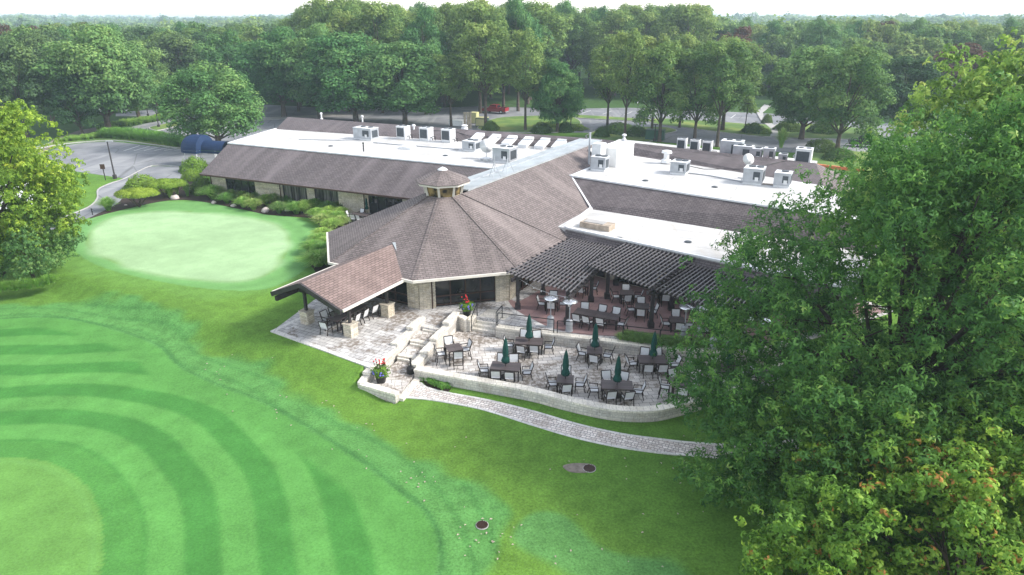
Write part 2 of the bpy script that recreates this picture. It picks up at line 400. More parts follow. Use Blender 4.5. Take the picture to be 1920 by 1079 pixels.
# irregular offsets for natural edges
def wob(X, Y, s, a): return a*(np.sin(X*s+1.3*np.sin(Y*s*.8))+np.sin(Y*s*1.3+1.7*np.sin(X*s*.6+2)))*.5
Wx = wob(X, Y, 1.1, .12)+wob(X, Y, 2.9, .05)
G_IN = cat_rom([atg(*p)[:2] for p in [(-300, 900), (-150, 868), (0, 858), (60, 861), (110, 874), (160, 910), (188, 965), (193, 1020), (189, 1079), (165, 1200), (60, 1350), (-300, 1450)]], 4, True)
G_OUT = cat_rom([atg(*p)[:2] for p in [(-500, 740), (-250, 640), (-60, 606), (0, 600), (60, 597), (120, 599), (180, 611), (250, 632), (300, 655), (335, 690), (400, 722), (480, 752), (560, 795), (630, 838), (690, 880), (740, 920), (785, 952), (808, 985), (818, 1020), (815, 1079), (795, 1150), (700, 1300), (300, 1500), (-500, 1500)]], 4, True)
P_IN = cat_rom([atg(*p)[:2] for p in [(160, 452), (200, 412), (270, 399), (345, 397), (430, 405), (510, 418), (543, 445), (532, 487), (500, 517), (430, 530), (300, 518), (200, 488)]], 5, True)
P_OUT = cat_rom([atg(*p)[:2] for p in [(133, 450), (185, 402), (260, 384), (350, 376), (430, 386), (540, 405), (596, 432), (590, 480), (560, 515), (480, 545), (330, 534), (180, 497)]], 5, True)
tone = np.empty(X.shape+(3,)); tone[:] = (.098, .205, .032)
def lay(mask, c): 
    m = mask[..., None]; tone[:] = tone*(1-m)+np.array(c)*m
b1 = .5+.5*np.sin(X*.23+Y*.31+1.5*np.sin(X*.11)); lay(b1*.4, (.118, .220, .036))
b2 = np.clip(wob(X, Y, .17, 1.6), 0, 1); lay(b2*.4, (.070, .160, .028))
gd = pdist(X, Y, G_OUT); gi = inside(X, Y, G_OUT); sd = np.where(gi, -gd, gd)
# lighter first cut round the big green, with ragged outer edge, darker wheel marks
apr = 1-sst(sd+wob(X, Y, .5, .9)+wob(X, Y, 1.9, .35), 2.1, 3.0); lay(apr*(~gi)*.85, (.085, .235, .065))
lay(((np.sin(sd*5.2+wob(X, Y, .4, 3.0)) > .6)*apr*(~gi)*.28), (.03, .115, .03))
lay((np.exp(-((sd-.18)/.11)**2))*(~gi)*.45, (.020, .085, .028))
p2 = np.clip(1-pdist(X, Y, [atg(1010, 1000)[:2], atg(1100, 1045)[:2], atg(1300, 1110)[:2]], False)/1.7+wob(X, Y, 1.3, .3), 0, 1); lay(sst(p2, .15, .5)*.75, (.085, .225, .07))
Wb = wob(X, Y, .55, .14)
di = pdist(X, Y, G_IN); ii = inside(X, Y, G_IN); bw = 1.40
bi = (di+Wb)/bw; ph = bi % 2
edge = sst(ph, 0, .22)*(1-sst(ph, 1.0, 1.22))     # 1 on the first of each pair
light = np.array((.086, .245, .056)); dark = np.array((.052, .182, .038)); midc = np.array((.068, .210, .045))
fw = dark*edge[..., None]+light*(1-edge[..., None])
first = (1-sst(bi, .95, 1.08))[..., None]; fw = fw*(1-first)+midc*first
per = (1-sst(gd, 1.3, 1.9))[..., None]; fw = fw*(1-per)+light*.92*per
mott = (1+.06*wob(X, Y, .8, 1.0)+.05*wob(X, Y, 2.3, 1.0))[..., None]; fw = fw*mott
gm = gi[..., None]; tone = np.where(gm, fw, tone)
ic = np.array((.110, .248, .055))*(1+.08*wob(X, Y, 1.7, 1.0))[..., None]*(1+.07*wob(X, Y, .4, 1.0))[..., None]
rim = (np.exp(-((di-.35)/.14)**2)*.35)[..., None]
tone = np.where(ii[..., None], ic*(1-rim)+np.array((.13, .30, .08))*rim, tone)
# practice green
pd = pdist(X, Y, P_OUT); pi_ = inside(X, Y, P_OUT); qi = inside(X, Y, P_IN); qd = pdist(X, Y, P_IN)
ap = (1-sst(np.where(pi_, -pd, pd)+wob(X, Y, .6, .8), .3, 2.2)); lay(ap*.65, (.12, .25, .055))
ring = (.5+.5*np.sin(qd*4.2))[..., None]
tone = np.where((pi_ & ~qi)[..., None], np.array((.13, .285, .09))*(.94+.12*ring), tone)
qc = np.array((.285, .42, .225))*(1+.06*wob(X, Y, 1.4, 1.0)+.07*wob(X, Y, .3, 1.0))[..., None]
k = sst(np.where(qi, -qd, qd)+wob(X, Y, .9, .35), -.7, .6)[..., None]
tone = np.where(pi_[..., None], qc*(1-k)+tone*k, tone)
far = sst(np.hypot(X, Y-40), 70, 130)[..., None]; tone = tone*(1-far)+np.array((.05, .10, .03))*far
smooth = np.where(gi, .42, np.where(pi_, .6, .15*ap)) 
vid = np.arange(nx_*ny_).reshape(ny_, nx_)
quad = np.stack([vid[:-1, :-1], vid[:-1, 1:], vid[1:, 1:], vid[1:, :-1]], -1).reshape(-1, 4)
cf = lambda M_: M_[:-1, :-1].ravel()
def sheet(name, fm, label, cat):
    f = quad[fm]; u, inv = np.unique(f.ravel(), return_inverse=True); n = len(f)
    me = bpy.data.meshes.new(name); me.vertices.add(len(u)); me.loops.add(n*4); me.polygons.add(n)
    co = np.stack([X.ravel()[u], Y.ravel()[u], Z.ravel()[u]], -1)
    me.vertices.foreach_set('co', co.ravel().astype(np.float32)); me.loops.foreach_set('vertex_index', inv.astype(np.int32))
    me.polygons.foreach_set('loop_start', np.arange(0, n*4, 4, dtype=np.int32)); me.update(calc_edges=True)
    a = me.color_attributes.new('tone', 'FLOAT_COLOR', 'POINT'); t = tone.reshape(-1, 3)[u]
    a.data.foreach_set('color', np.concatenate([np.clip(t, 0, 1), np.ones((len(u), 1))], 1).ravel().astype(np.float32))
    b = me.attributes.new('smooth', 'FLOAT', 'POINT'); b.data.foreach_set('value', smooth.ravel()[u].astype(np.float32))
    me.polygons.foreach_set('use_smooth', [True]*n); me.materials.append(MAT['grass'])
    o = bpy.data.objects.new(name, me); COL.objects.link(o); return tag(o, label, cat, kind='structure')
fi, fp = cf(gi), cf(pi_)
sheet('lawn', ~(fi | fp), 'green mown lawn around the clubhouse and terraces', 'lawn')
sheet('golf_green', fi, 'striped mown golf green curving across the lower left', 'golf green')
sheet('practice_green', fp & ~fi, 'pale oval practice putting green beside the shrub bed', 'putting green')
# ---------------------------------------------------------------- paved surfaces
def surf(name, poly, z0, z1, mat, label, cat, mats=None):
    m = MB(); m.prism([p[:2] for p in poly], z0, z1); o = m.build(name, mat); return tag(o, label, cat, kind='structure')
UPW = [lf(15.62, -2.98), lf(16.2, 6.0), lf(9.45, 4.85), lf(10.15, 5.1), lf(10.0, 6.55), lf(8.0, 6.55), lf(7.2, 7.2), lf(6.97, 7.4), lf(6.56, 9.1), lf(7.55, 9.3)]+UWs[1:]+[(27, 44), (22, 52), (4.6, 54), (-5.4, 54), (-14.5, 51.5), (-14.2, 47)]
surf('upper_patio', UPW, -.3, U, 'paver_patio', 'grey paved upper patio around the rotunda and gable shelter', 'patio')
TER = [lf(14.6, 7.7), lf(8.3, 6.6), lf(7.6, 7.4), lf(7.3, 9.3)]+UWs+FWs[::-1]
surf('lower_terrace', TER, -.5, 0, 'paver_terrace', 'pale stone paved lower dining terrace', 'terrace')
red = [at(944, 557, U), at(957, 577, U), at(975, 590, U), at(996, 601, U), at(1027, 616, U), at(1089, 628, U)]+[(x, y+.95) for x, y in UWs[12:]]+[(26.5, 44), (21.5, 51.5), (5.2, 53.4), (4.6, 51.2), lf(3.3, 8.6)]
surf('red_patio', red, U-.1, U+.004, 'red_concrete', 'dull red stamped concrete patio under the pergola', 'patio')
m = MB(); ribbon(m, [lf(15.5, -3.1)[:2], lf(16.1, 6.0)[:2]], .32, .3, U+.01); ribbon(m, [lf(15.6, -2.95)[:2], lf(9.5, -2.95)[:2]], .3, .3, U+.012)
o = m.build('patio_kerb', 'kerb_stone'); tag(o, 'pale stone edging along the lawn side of the upper patio', 'kerb', kind='structure')
m = MB(); ribbon(m, cat_rom([at(*p, U)[:2] for p in [(944, 557), (957, 577), (975, 590), (996, 601), (1027, 616), (1060, 625)]], 4), .3, .5, U+.009)
o = m.build('patio_border', 'kerb_stone'); tag(o, 'pale curved border between grey pavers and red patio', 'kerb', kind='structure')
# garden path
pl = [(783, 702), (789, 719), (803, 729), (844, 739), (915, 752), (1000, 773), (1082, 797), (1163, 815), (1228, 824), (1300, 832), (1400, 836), (1500, 826)]
pr = [(746, 746), (780, 748), (823, 753), (905, 769), (1000, 799), (1082, 823), (1163, 840), (1245, 851), (1300, 855), (1400, 861), (1500, 853)]
Lp = cat_rom([at(*p, LOW)[:2] for p in pl], 4); Rp = cat_rom([at(*p, LOW)[:2] for p in pr], 4)
m = MB(); m.prism(Lp+Rp[::-1], LOW-.1, LOW+.03); o = m.build('garden_path', 'paver_path'); tag(o, 'curving pale block paved path below the terrace wall', 'path', kind='structure')
m = MB(); ribbon(m, Lp[4:], .14, LOW-.1, LOW+.045); ribbon(m, Rp, .14, LOW-.1, LOW+.045)
o = m.build('path_edging', 'kerb_stone'); tag(o, 'thin stone edging on both sides of the block path', 'kerb', kind='structure')
surf('planting_bed', [at(*p, LOW) for p in [(786, 704), (800, 727), (840, 737), (852, 722), (800, 708)]], LOW-.1, LOW+.05, 'mulch', 'small dark soil bed between block path and terrace wall', 'flower bed')
# walkway landings (three levels) and its flights
m = MB()
m.prism([lf(13.55, 5.9), lf(13.3, 7.5), lf(17.3, 8.75), lf(17.35, 6.4)], -.5, .006)
m.prism([lf(11.9, 5.4), lf(11.6, 7.1), lf(13.2, 7.5), lf(13.45, 5.8)], -.5, .24)
m.prism([lf(10.15, 5.0), lf(10.0, 6.8), lf(11.5, 7.1), lf(11.8, 5.4)], -.5, .475)
o = m.build('walkway', 'paver_terrace'); tag(o, 'stepped paved walkway between the two low stone walls', 'walkway', kind='structure')
# mulch bed along the left wing, cart path, car parks, islands
ZF = .65
def pf(pts, z=ZF): return [at(x, y, z) for x, y in pts]
bed = [(168, 410), (195, 403), (240, 392), (300, 379), (345, 376), (385, 380), (430, 389), (470, 397), (505, 404), (560, 408), (590, 412), (600, 430), (602, 442), (585, 458), (572, 480), (588, 505), (600, 512), (660, 500), (700, 420), (770, 385), (500, 352), (380, 345), (345, 338), (300, 352), (262, 350), (235, 362), (222, 382)]
surf('mulch_bed', cat_rom([p[:2] for p in pf(bed)], 3, True), ZF-.2, ZF+.03, 'mulch', 'dark mulch bed along the left wing', 'flower bed')
surf('cart_path', cat_rom([p[:2] for p in pf([(100, 414), (150, 397), (172, 385), (182, 372), (184, 357), (205, 346), (234, 336), (262, 322), (285, 313), (335, 314), (372, 318), (372, 342), (330, 346), (262, 350), (236, 360), (225, 378), (190, 400), (150, 415), (105, 430), (60, 440), (60, 425)])], 3, True), ZF-.1, ZF+.02, 'asphalt', 'grey cart path curving from the car park past the shrubs', 'path')
m = MB(); ribbon(m, cat_rom([p[:2] for p in pf([(110, 412), (150, 397), (172, 386), (183, 372), (184, 357), (205, 346), (234, 336), (285, 312), (335, 314)])], 4), .14, ZF-.1, ZF+.09)
tag(m.build('path_kerb', 'concrete'), 'pale kerb along the cart path and car park corner', 'kerb', kind='structure')
lotA = [(30, 300), (90, 285), (125, 273), (165, 268), (210, 266), (300, 276), (420, 290), (470, 300), (420, 330), (335, 312), (285, 312), (236, 336), (140, 322), (60, 318)]
surf('car_park', pf(lotA), ZF-.1, ZF+.012, 'asphalt', 'grey patched asphalt car park left of the clubhouse', 'car park')
lotB = [(200, 258), (200, 250), (242, 240), (280, 231), (322, 224), (318, 218), (260, 219), (217, 219), (217, 213), (300, 205), (340, 198), (470, 196), (620, 203), (760, 205), (900, 200), (1060, 205), (1180, 203), (1300, 208), (1445, 214), (1600, 228), (1800, 240), (1900, 285), (1800, 300), (1600, 292), (1440, 285), (1250, 268), (1100, 250), (1000, 248), (600, 240), (490, 250), (470, 290), (345, 275)]
surf('access_road', pf(lotB), ZF-.1, ZF+.016, 'asphalt', 'grey asphalt drive and car park behind the clubhouse', 'road')
def island(poly, label, cat='grass island'):
    p = cat_rom([q[:2] for q in pf(poly)], 3, True); m = MB()
    m.prism(p, ZF-.05, ZF+.13, 1); m.prism([(x, y) for x, y in shrink(p, .22)], ZF, ZF+.15, 0)
    return tag(m.build('grass_island', ['lawn_turf', 'concrete']), label, cat, kind='structure')
def shrink(p, d):
    out = []; n = len(p); a = sum(p[i][0]*p[(i+1) % n][1]-p[(i+1) % n][0]*p[i][1] for i in range(n)); s = 1 if a > 0 else -1
    for i in range(n):
        q, r = p[i-1], p[(i+1) % n]; dx, dy = r[0]-q[0], r[1]-q[1]; l = math.hypot(dx, dy) or 1
        out.append((p[i][0]-dy/l*d*s, p[i][1]+dx/l*d*s))
    return out
island([(60, 282), (112, 264), (150, 255), (200, 249), (205, 253), (255, 251), (300, 261), (350, 272), (344, 280), (280, 272), (210, 265), (125, 271)], 'long planted island between the two left car parks')
island([(279, 241), (290, 246), (303, 245), (325, 240), (345, 234), (352, 224), (335, 226), (305, 235)], 'small grass island in the upper left car park')
island([(905, 247), (905, 232), (940, 222), (1000, 219), (1060, 219), (1085, 226), (1090, 235), (1078, 243), (1040, 250)], 'sunny grass island with clipped hedges behind the ridge')
island([(1075, 217), (1150, 221), (1222, 226), (1222, 230), (1140, 226), (1072, 222)], 'narrow grass strip between the drive and upper car park')
island([(1222, 233), (1232, 224), (1330, 229), (1400, 234), (1440, 236), (1448, 246), (1445, 258), (1380, 253), (1300, 243)], 'sunlit grass strip behind the rear trees')
island([(1462, 258), (1450, 240), (1470, 232), (1540, 236), (1640, 246), (1640, 262), (1540, 262)], 'shrub island right of the pale sidewalk')
island([(1100, 262), (1120, 245), (1140, 240), (1235, 240), (1262, 243), (1268, 248), (1230, 256), (1215, 268)], 'hedge island beside the rear entrance')
island([(1490, 300), (1500, 288), (1560, 283), (1680, 296), (1700, 330), (1560, 330)], 'green lawn patch off the right end of the roof')
surf('sidewalk', pf([(1448, 246), (1444, 257), (1462, 258), (1455, 240), (1432, 222), (1430, 212), (1445, 200), (1433, 198), (1418, 212), (1425, 226)]), ZF, ZF+.16, 'concrete', 'pale concrete sidewalk crossing the planted island', 'sidewalk')
surf('sidewalk', pf([(395, 232), (480, 222), (620, 216), (700, 214), (700, 217), (620, 220), (490, 227), (400, 240)]), ZF, ZF+.05, 'concrete', 'pale sidewalk under the big trees behind the left wing', 'sidewalk')
surf('dirt_track', pf([(60, 300), (100, 262), (150, 245), (195, 238), (260, 226), (262, 229), (200, 243), (160, 251), (118, 266)]), ZF-.1, ZF+.02, 'soil', 'brown track under the trees left of the car park', 'track')
m = MB()
for i in range(9):
    a = at(232+i*19, 284-i*.2, ZF); b = at(262+i*19, 274+i*1.0, ZF); m.bar((a[0], a[1], ZF+.016), (b[0], b[1], ZF+.016), .12, .008)
for i in range(8):
    a = at(1090+i*40, 214+i*1.2, ZF); m.bar((a[0], a[1], ZF+.02), (a[0]+2.5, a[1]+5, ZF+.02), .12, .008)
tag(m.build('parking_marking', 'white_paint'), 'faded white bay lines on the car parks', 'road marking', kind='structure')
surf('white_pad', [at(-40, 352, ZF), at(60, 345, ZF), at(134, 385, ZF), at(92, 394, ZF), at(-40, 398, ZF)], ZF-.1, ZF+.12, 'white_paint', 'white paved pad behind the lime green tree', 'pad')
m = MB(); ribbon(m, [at(134, 386, ZF)[:2], at(92, 395, ZF)[:2], at(-40, 399, ZF)[:2]], .2, ZF-.1, ZF+.2); ribbon(m, [at(60, 344, ZF)[:2], at(135, 385, ZF)[:2]], .2, ZF-.1, ZF+.2)
tag(m.build('pad_edging', 'black'), 'black edging round the white pad', 'kerb', kind='structure')
# bare oval with drain, and round grates
def drain(px, py, rad, label, patch=None):
    p = atg(px, py); e = empty('drain_grate', (p[0], p[1], p[2]+.0), R(20), label, 'drain')
    m = MB(); n = 20; m.lathe((0, 0, -.05), [(rad, 0), (rad, .08), (rad*.88, .085), (rad*.88, .03)], n); m.build('rim', 'concrete', e)
    m = MB(); m.lathe((0, 0, -.05), [(rad*.87, .0), (rad*.87, .072)], n); m.build('pit_shade', 'black', e)  # solid black disc painted in for the shade down the drain hole
    m = MB()
    for k in range(-4, 5):
        y = k*rad*.2; w = math.sqrt(max(.01, (rad*.9)**2-y*y))
        m.box((0, y, .04), (2*w, rad*.045, .03)); m.box((y, 0, .041), (rad*.045, 2*w, .03))
    m.build('grille', 'brown_trim', e)
    return e
drain(1105, 880, .32, 'round drain grate in the bare soil oval on the lawn')
drain(904, 986, .28, 'round drain grate alone in the grass near the golf green')
p = atg(1087, 879)
m = MB(); m.prism(cat_rom([(p[0]+.78*math.cos(a)*(1+.1*math.sin(3*a)), p[1]+.42*math.sin(a)*(1+.12*math.cos(2*a))) for a in np.arange(0, 6.2, .7)], 4, True), p[2]-.1, p[2]+.03)
tag(m.build('bare_soil', 'soil'), 'bare oval of grey soil in the lawn', 'soil', kind='structure')
# ---------------------------------------------------------------- walls and steps of the terraces
def wall(name, pts, w, z0, z1, label, capw=.1, body='wall_block', caph=.13, cap='cap_stone'):
    e = empty(name, (pts[0][0], pts[0][1], 0), 0, label, 'wall')
    o0 = pts[0]; q = [(p[0]-o0[0], p[1]-o0[1]) for p in pts]
    zz = z1 if callable(z1) else (lambda i: z1)
    m = MB(); ribbon(m, q, w, z0, lambda i: zz(i)-caph); m.build('body', body, e)
    m = MB(); ribbon(m, q, w+capw, lambda i: zz(i)-caph+.002, zz); m.build('cap', cap, e)
    return e
wall('terrace_wall', FWs, .42, LOW-.2, .5, 'long curved stone retaining wall in front of the lower terrace')
wall('retaining_wall', [(x, y) for x, y in UWs], .40, -.2, U+.06, 'stone retaining wall between the lower terrace and the red patio')
def stepwall(segs, w, label):
    e = empty('walkway_wall', (*segs[0][0][:2], 0), 0, label, 'wall'); o = segs[0][0]
    b, c = MB(), MB()
    for (p, q, z) in segs:
        p = (p[0]-o[0], p[1]-o[1]); q = (q[0]-o[0], q[1]-o[1])
        ribbon(b, [p, q], w, -.4, z-.12); 
        n = max(1, int(math.dist(p, q)/.55))
        for i in range(n):
            f = lambda t: (p[0]+(q[0]-p[0])*t, p[1]+(q[1]-p[1])*t)
            ribbon(c, [f(i/n+.005), f((i+1)/n-.005)], w+.06+.02*((i*7) % 3-1), z-.118, z+.006*((i*5) % 3))
    b.build('body', 'wall_block', e); c.build('cap', 'cap_stone', e); return e
stepwall([(lf(9.5, 4.75), lf(11.3, 5.03), 1.10), (lf(11.3, 5.03), lf(13.3, 5.35), .86), (lf(13.3, 5.35), lf(16.75, 6.05), .62)], .42, 'stone wall stepping down on the left of the walkway')
stepwall([(lf(7.7, 6.3), lf(9.6, 6.72), 1.15), (lf(9.6, 6.72), lf(11.6, 7.12), .90), (lf(11.6, 7.12), lf(13.1, 7.45), .70), (lf(13.1, 7.45), lf(14.5, 7.75), .56)], .42, 'stone wall stepping down on the right of the walkway')
stepwall([(lf(16.8, 6.05), lf(17.55, 6.35), .45), (lf(17.45, 6.3), lf(17.3, 8.8), .38)], .38, 'low stone wall wrapping the foot of the walkway')
stepwall([(lf(7.75, 6.5), lf(8.0, 7.3), .98), (lf(7.95, 7.35), lf(7.0, 7.25), .86)], .36, 'short stone planter wall beside the upper stairs')
m = MB()
for i in range(4):
    a0 = 7.75-.33*i; m.prism([lf(a0, 7.5), lf(a0-.3, 9.35), lf(a0-1.7, 9.3), lf(a0-1.4, 7.4)], -.3, .165*(i+1)-.0 if i < 3 else U+.003)
e = empty('stone_steps', lf(7.4, 8.4), 0, 'flight of pale stone steps from lower terrace to upper patio', 'steps')
o = m.build('treads', 'cap_stone', e); o.matrix_parent_inverse = Matrix.Translation(-Vector(lf(7.4, 8.4)))
m = MB()
for (a0, z) in ((13.5, .245), (11.85, .48), (10.1, .705)):
    m.prism([lf(a0+.02, 5.2+(a0-10)*.16), lf(a0-.27, 6.8+(a0-10)*.2), lf(a0-.6, 6.75+(a0-10)*.2), lf(a0-.32, 5.15+(a0-10)*.16)], -.3, z+.012)
    m.prism([lf(a0+.20, 5.3+(a0-10)*.16), lf(a0-.07, 6.85+(a0-10)*.2), lf(a0-.25, 6.8+(a0-10)*.2), lf(a0+.04, 5.2+(a0-10)*.16)], -.3, z-.10)
e = empty('walkway_steps', lf(11.8, 6.3), 0, 'three pairs of stone steps across the sloping walkway', 'steps')
o = m.build('treads', 'cap_stone', e); o.matrix_parent_inverse = Matrix.Translation(-Vector(lf(11.8, 6.3)))
m = MB(); m.prism([lf(17.2, 8.7), lf(14.6, 8.05), lf(14.5, 8.4), lf(17.1, 9.05)], -.4, -.03)
tag(m.build('threshold_step', 'cap_stone'), 'single long stone step from the walkway down to the path', 'steps')
# railings
def railing(pts, z, label, posts, name='railing'):
    o = pts[0]; e = empty(name, (o[0], o[1], z if not callable(z) else 0), 0, label, 'railing')
    q = [(p[0]-o[0], p[1]-o[1], 0 if len(p) < 3 else p[2]) for p in pts]
    m = MB()
    for i in range(len(q)-1): m.bar((q[i][0], q[i][1], q[i][2]+.92), (q[i+1][0], q[i+1][1], q[i+1][2]+.92), .055, .04)
    for i in range(len(q)-1): m.bar((q[i][0], q[i][1], q[i][2]+.12), (q[i+1][0], q[i+1][1], q[i+1][2]+.12), .02, .02)
    for i in range(len(q)-1): m.bar((q[i][0], q[i][1], q[i][2]+.62), (q[i+1][0], q[i+1][1], q[i+1][2]+.62), .012, .012)
    m.build('rail', 'black', e)
    for (x, y, zz) in [q[k] for k in posts]:
        m = MB(); m.box((x, y, zz+.44), (.06, .06, .92)); m.build('post', 'black', e)
A, B = lf(6.75, 7.35), lf(7.95, 7.65); railing([(A[0], A[1], 0), (B[0], B[1], -.55)], U, 'short black handrail on the left of the upper stairs', [0, 1])
A, B = lf(6.3, 9.1), lf(7.5, 9.35); railing([(A[0], A[1], 0), (B[0], B[1], 0)], U+.06, 'short black handrail on the right of the upper stairs', [0, 1])
a, b = (-.95, 41.45), (2.72, 40.35); railing([a, ((a[0]+b[0])/2, (a[1]+b[1])/2), b], U+.06, 'black railing beside the stairs above the green umbrellas', [0, 2])
rp = [(2.95, 40.3), (6.2, 39.75)]+[(x, y+.6) for x, y in [(7.1, 38.95), (9.35, 38.33), (11.25, 37.95), (14.5, 37.9), (17, 38.4)]]
railing(rp, U, 'long black railing in front of the hedge and red patio', [0, 2, 3, 4, 5, 6])
# ---------------------------------------------------------------- clubhouse (world-space meshes under one Empty at the origin of the rotunda)
club = empty('clubhouse', (0, 0, 0), 0, 'sprawling single storey clubhouse with brown shingle roofs and octagonal rotunda', 'building')
ZE, ZR = 3.4, 7.0
def oct_(r, z, k): a = R(-30-90+22.5+45*k); return (RC[0]+r*math.cos(a), RC[1]+r*math.sin(a), z)
RO, RI = 9.86, 1.45
faces = []
for k in (5, 6, 7, 0, 1): faces.append([oct_(RO, ZE, k), oct_(RO, ZE, k+1), oct_(RI, ZR, k+1), oct_(RI, ZR, k)])
solid('rotunda_roof', faces, .16, ['shingle_hall'], club)
def gutter(name, pts, parent=club, w=.14, h=.17, mat='fascia', dz=-.08):
    m = MB()
    for i in range(len(pts)-1): m.bar((*pts[i][:2], pts[i][2]+dz), (*pts[i+1][:2], pts[i+1][2]+dz), w, h)
    return m.build(name, mat, parent)
gutter('gutter', [oct_(RO+.08, ZE, k) for k in (6, 7, 8, 9)])
for k in (7, 0, 1, 2):
    m = MB(); a, b = Vector(oct_(RO-.1, ZE+.03, k)), Vector(oct_(RI, ZR+.03, k)); nn = int((b-a).length/.3)
    for i in range(nn): m.bar(a.lerp(b, i/nn), a.lerp(b, (i+.93)/nn), .30, .05)
    m.build('hip_cap', 'shingle_hall', club)
# main hall: ridge running back from the rotunda
L = 28.5
hall = [[oct_(RI, ZR, 2), oct_(RO, ZE, 2), lf(-L, 9.11, ZE), lf(-L, 1.34, ZR)]]
solid('hall_roof', hall, .16, ['shingle_hall'], club)
solid('hall_roof', [[lf(-.6, -1.3, ZR), lf(-L, -1.3, ZR), lf(-L, -9.11, ZE), lf(-3.8, -9.11, ZE)]], .16, ['shingle_wing'], club)
m = MB(); a, b = lf(-1.5, .62, ZR+.06), lf(-L, .62, ZR+.06); m.bar(a, b, 1.45, .12); m.bar(lf(-1.4, -.75, ZR+.03), lf(-L, -.75, ZR+.03), 1.2, .08)
m.build('ridge_cap', 'ridge_metal', club)
m = MB(); m.bar(lf(-1.5, -.12, ZR+.17), lf(-L, -.12, ZR+.17), .07, .1); m.bar(lf(-1.5, 1.33, ZR+.12), lf(-L, 1.33, ZR+.12), .06, .06); m.build('ridge_trim', 'grey_metal', club)
# left wing
lw = dict(e0=at(375, 327, ZE), e1=at(900, 388, ZE), t0=at(428, 270, 5.8), t1=at(960, 321, 5.8), f0=at(517, 243, 5.8), f1=at(1085, 281, 5.8), r0=at(540, 220, 6.8), r1=at(1120, 261, 6.8))
back = (.42, .91)
def off(p, d, dz): return (p[0]+back[0]*d, p[1]+back[1]*d, p[2]+dz)
solid('wing_roof', [[lw['e0'], lw['e1'], lw['t1'], lw['t0']]], .16, ['shingle_wing', 'fascia'], club, 1)
solid('flat_roof', [[lw['t0'], lw['t1'], lw['f1'], lw['f0']]], .3, ['membrane'], club)
solid('wing_roof', [[lw['f0'], lw['f1'], lw['r1'], lw['r0']], [lw['r0'], lw['r1'], off(lw['r1'], 7, -3.2), off(lw['r0'], 7, -3.2)]], .16, ['shingle_wing'], club)
gutter('gutter', [lw['e0'], lw['e1']], mat='brown_trim')
m = MB()
for a, b in ((lw['t0'], lw['t1']), (lw['t0'], lw['f0'])): m.bar((*a[:2], a[2]+.05), (*b[:2], b[2]+.05), .25, .12)
m.build('roof_edge', 'white_metal', club)
m = MB(); m.prism([off(lw['e0'], 1.6, 0)[:2], off(lw['t0'], .5, 0)[:2], off(lw['r0'], .6, 0)[:2], off(lw['r0'], 5.5, 0)[:2], off(lw['r1'], 5.5, 0)[:2], (6, 62), off(lw['e1'], 2.5, 0)[:2]], .3, 3.2)
m.build('wall', 'limestone', club)
m = MB(); m.prism([off(lw['t0'], .6, 0)[:2], off(lw['f0'], .3, 0)[:2], off(lw['r0'], .5, 0)[:2], off(lw['r1'], 0, 0)[:2], off(lw['t1'], .6, 0)[:2]], 3.2, 5.45)
m.build('gable_wall', 'brown_trim', club)
# right wing
ra, rb = at(1072, 332, 5.8), at(1435, 388, 5.8); dr = Vector((rb[0]-ra[0], rb[1]-ra[1], 0)).normalized(); pr_ = Vector((-dr.y, dr.x, 0))
def rw(u, v, z): p = Vector((ra[0], ra[1], 0))+dr*u+pr_*v; return (p.x, p.y, z)
f0, f1 = at(1170, 290, 5.8), at(1545, 349, 5.8); R0, R1 = at(1120, 261, 6.8), at(1530, 307, 6.8)
b0, b1 = at(1108, 393, 4.1), at(1440, 445, 4.1)
ext = lambda p, q, k: tuple(p[i]+(q[i]-p[i])*k for i in range(3))
solid('flat_roof', [[ext(ra, rb, -.25), ext(ra, rb, 1.45), f1, f0]], .3, ['membrane'], club)
solid('wing_roof', [[ext(b0, b1, -.25), ext(b0, b1, 1.5), ext(ra, rb, 1.45), ext(ra, rb, -.25)]], .16, ['shingle_wing'], club)
d_ = at(1585, 345, 5.0)
solid('wing_roof', [[f0, f1, R1, R0], [lf(-25.5, 1.2, 6.85), f0, R0], [R0, R1, off(R1, 3.6, -1.0), off(R0, 3.6, -1.0)]], .16, ['shingle_wing'], club)
solid('hip_roof', [[R1, f1, (f1[0]+2.5, f1[1]-1.5, 5.0), (R1[0]+4.5, R1[1]-1.0, 5.0)], [R1, (R1[0]+4.5, R1[1]-1.0, 5.0), (R1[0]+4, R1[1]+3, 5.0), off(R1, 3.6, -1.0)]], .16, ['shingle_hall'], club)
c0, c1 = at(1062, 429, 4.1), at(1455, 514, 4.1)
solid('flat_roof', [[ext(c0, c1, -.25), ext(c0, c1, 1.3), ext(b0, b1, 1.5), ext(b0, b1, -.25)]], .3, ['membrane'], club)
cd = Vector((c1[0]-c0[0], c1[1]-c0[1], 0)).normalized(); cn = Vector((cd.y, -cd.x, 0))
q0, q1 = ext(c0, c1, -.0), ext(c0, c1, 1.3); w_ = lambda p, d, z: (p[0]+cn.x*d, p[1]+cn.y*d, z)
solid('skirt_roof', [[w_(q0, .75, 3.25), w_(q1, .75, 3.25), w_(q1, .1, 4.0), w_(q0, .1, 4.0)]], .12, ['shingle_wing'], club)
m = MB()
for a, b in ((ext(ra, rb, -.02), ext(ra, rb, 1.45)), (ext(c0, c1, 0), ext(c0, c1, 1.3))): m.bar((*a[:2], a[2]+.06), (*b[:2], b[2]+.06), .22, .14)
m.bar((*ext(c0, c1, 0)[:2], 4.17), (*b0[:2], 4.17), .3, .16); m.bar((*ra[:2], 5.87), (*f0[:2], 5.87), .3, .14)
a, b = (ra[0], ra[1], 5.78), (b0[0], b0[1], 4.2); m.bar(a, b, .16, .1)
m.build('roof_edge', 'white_metal', club)
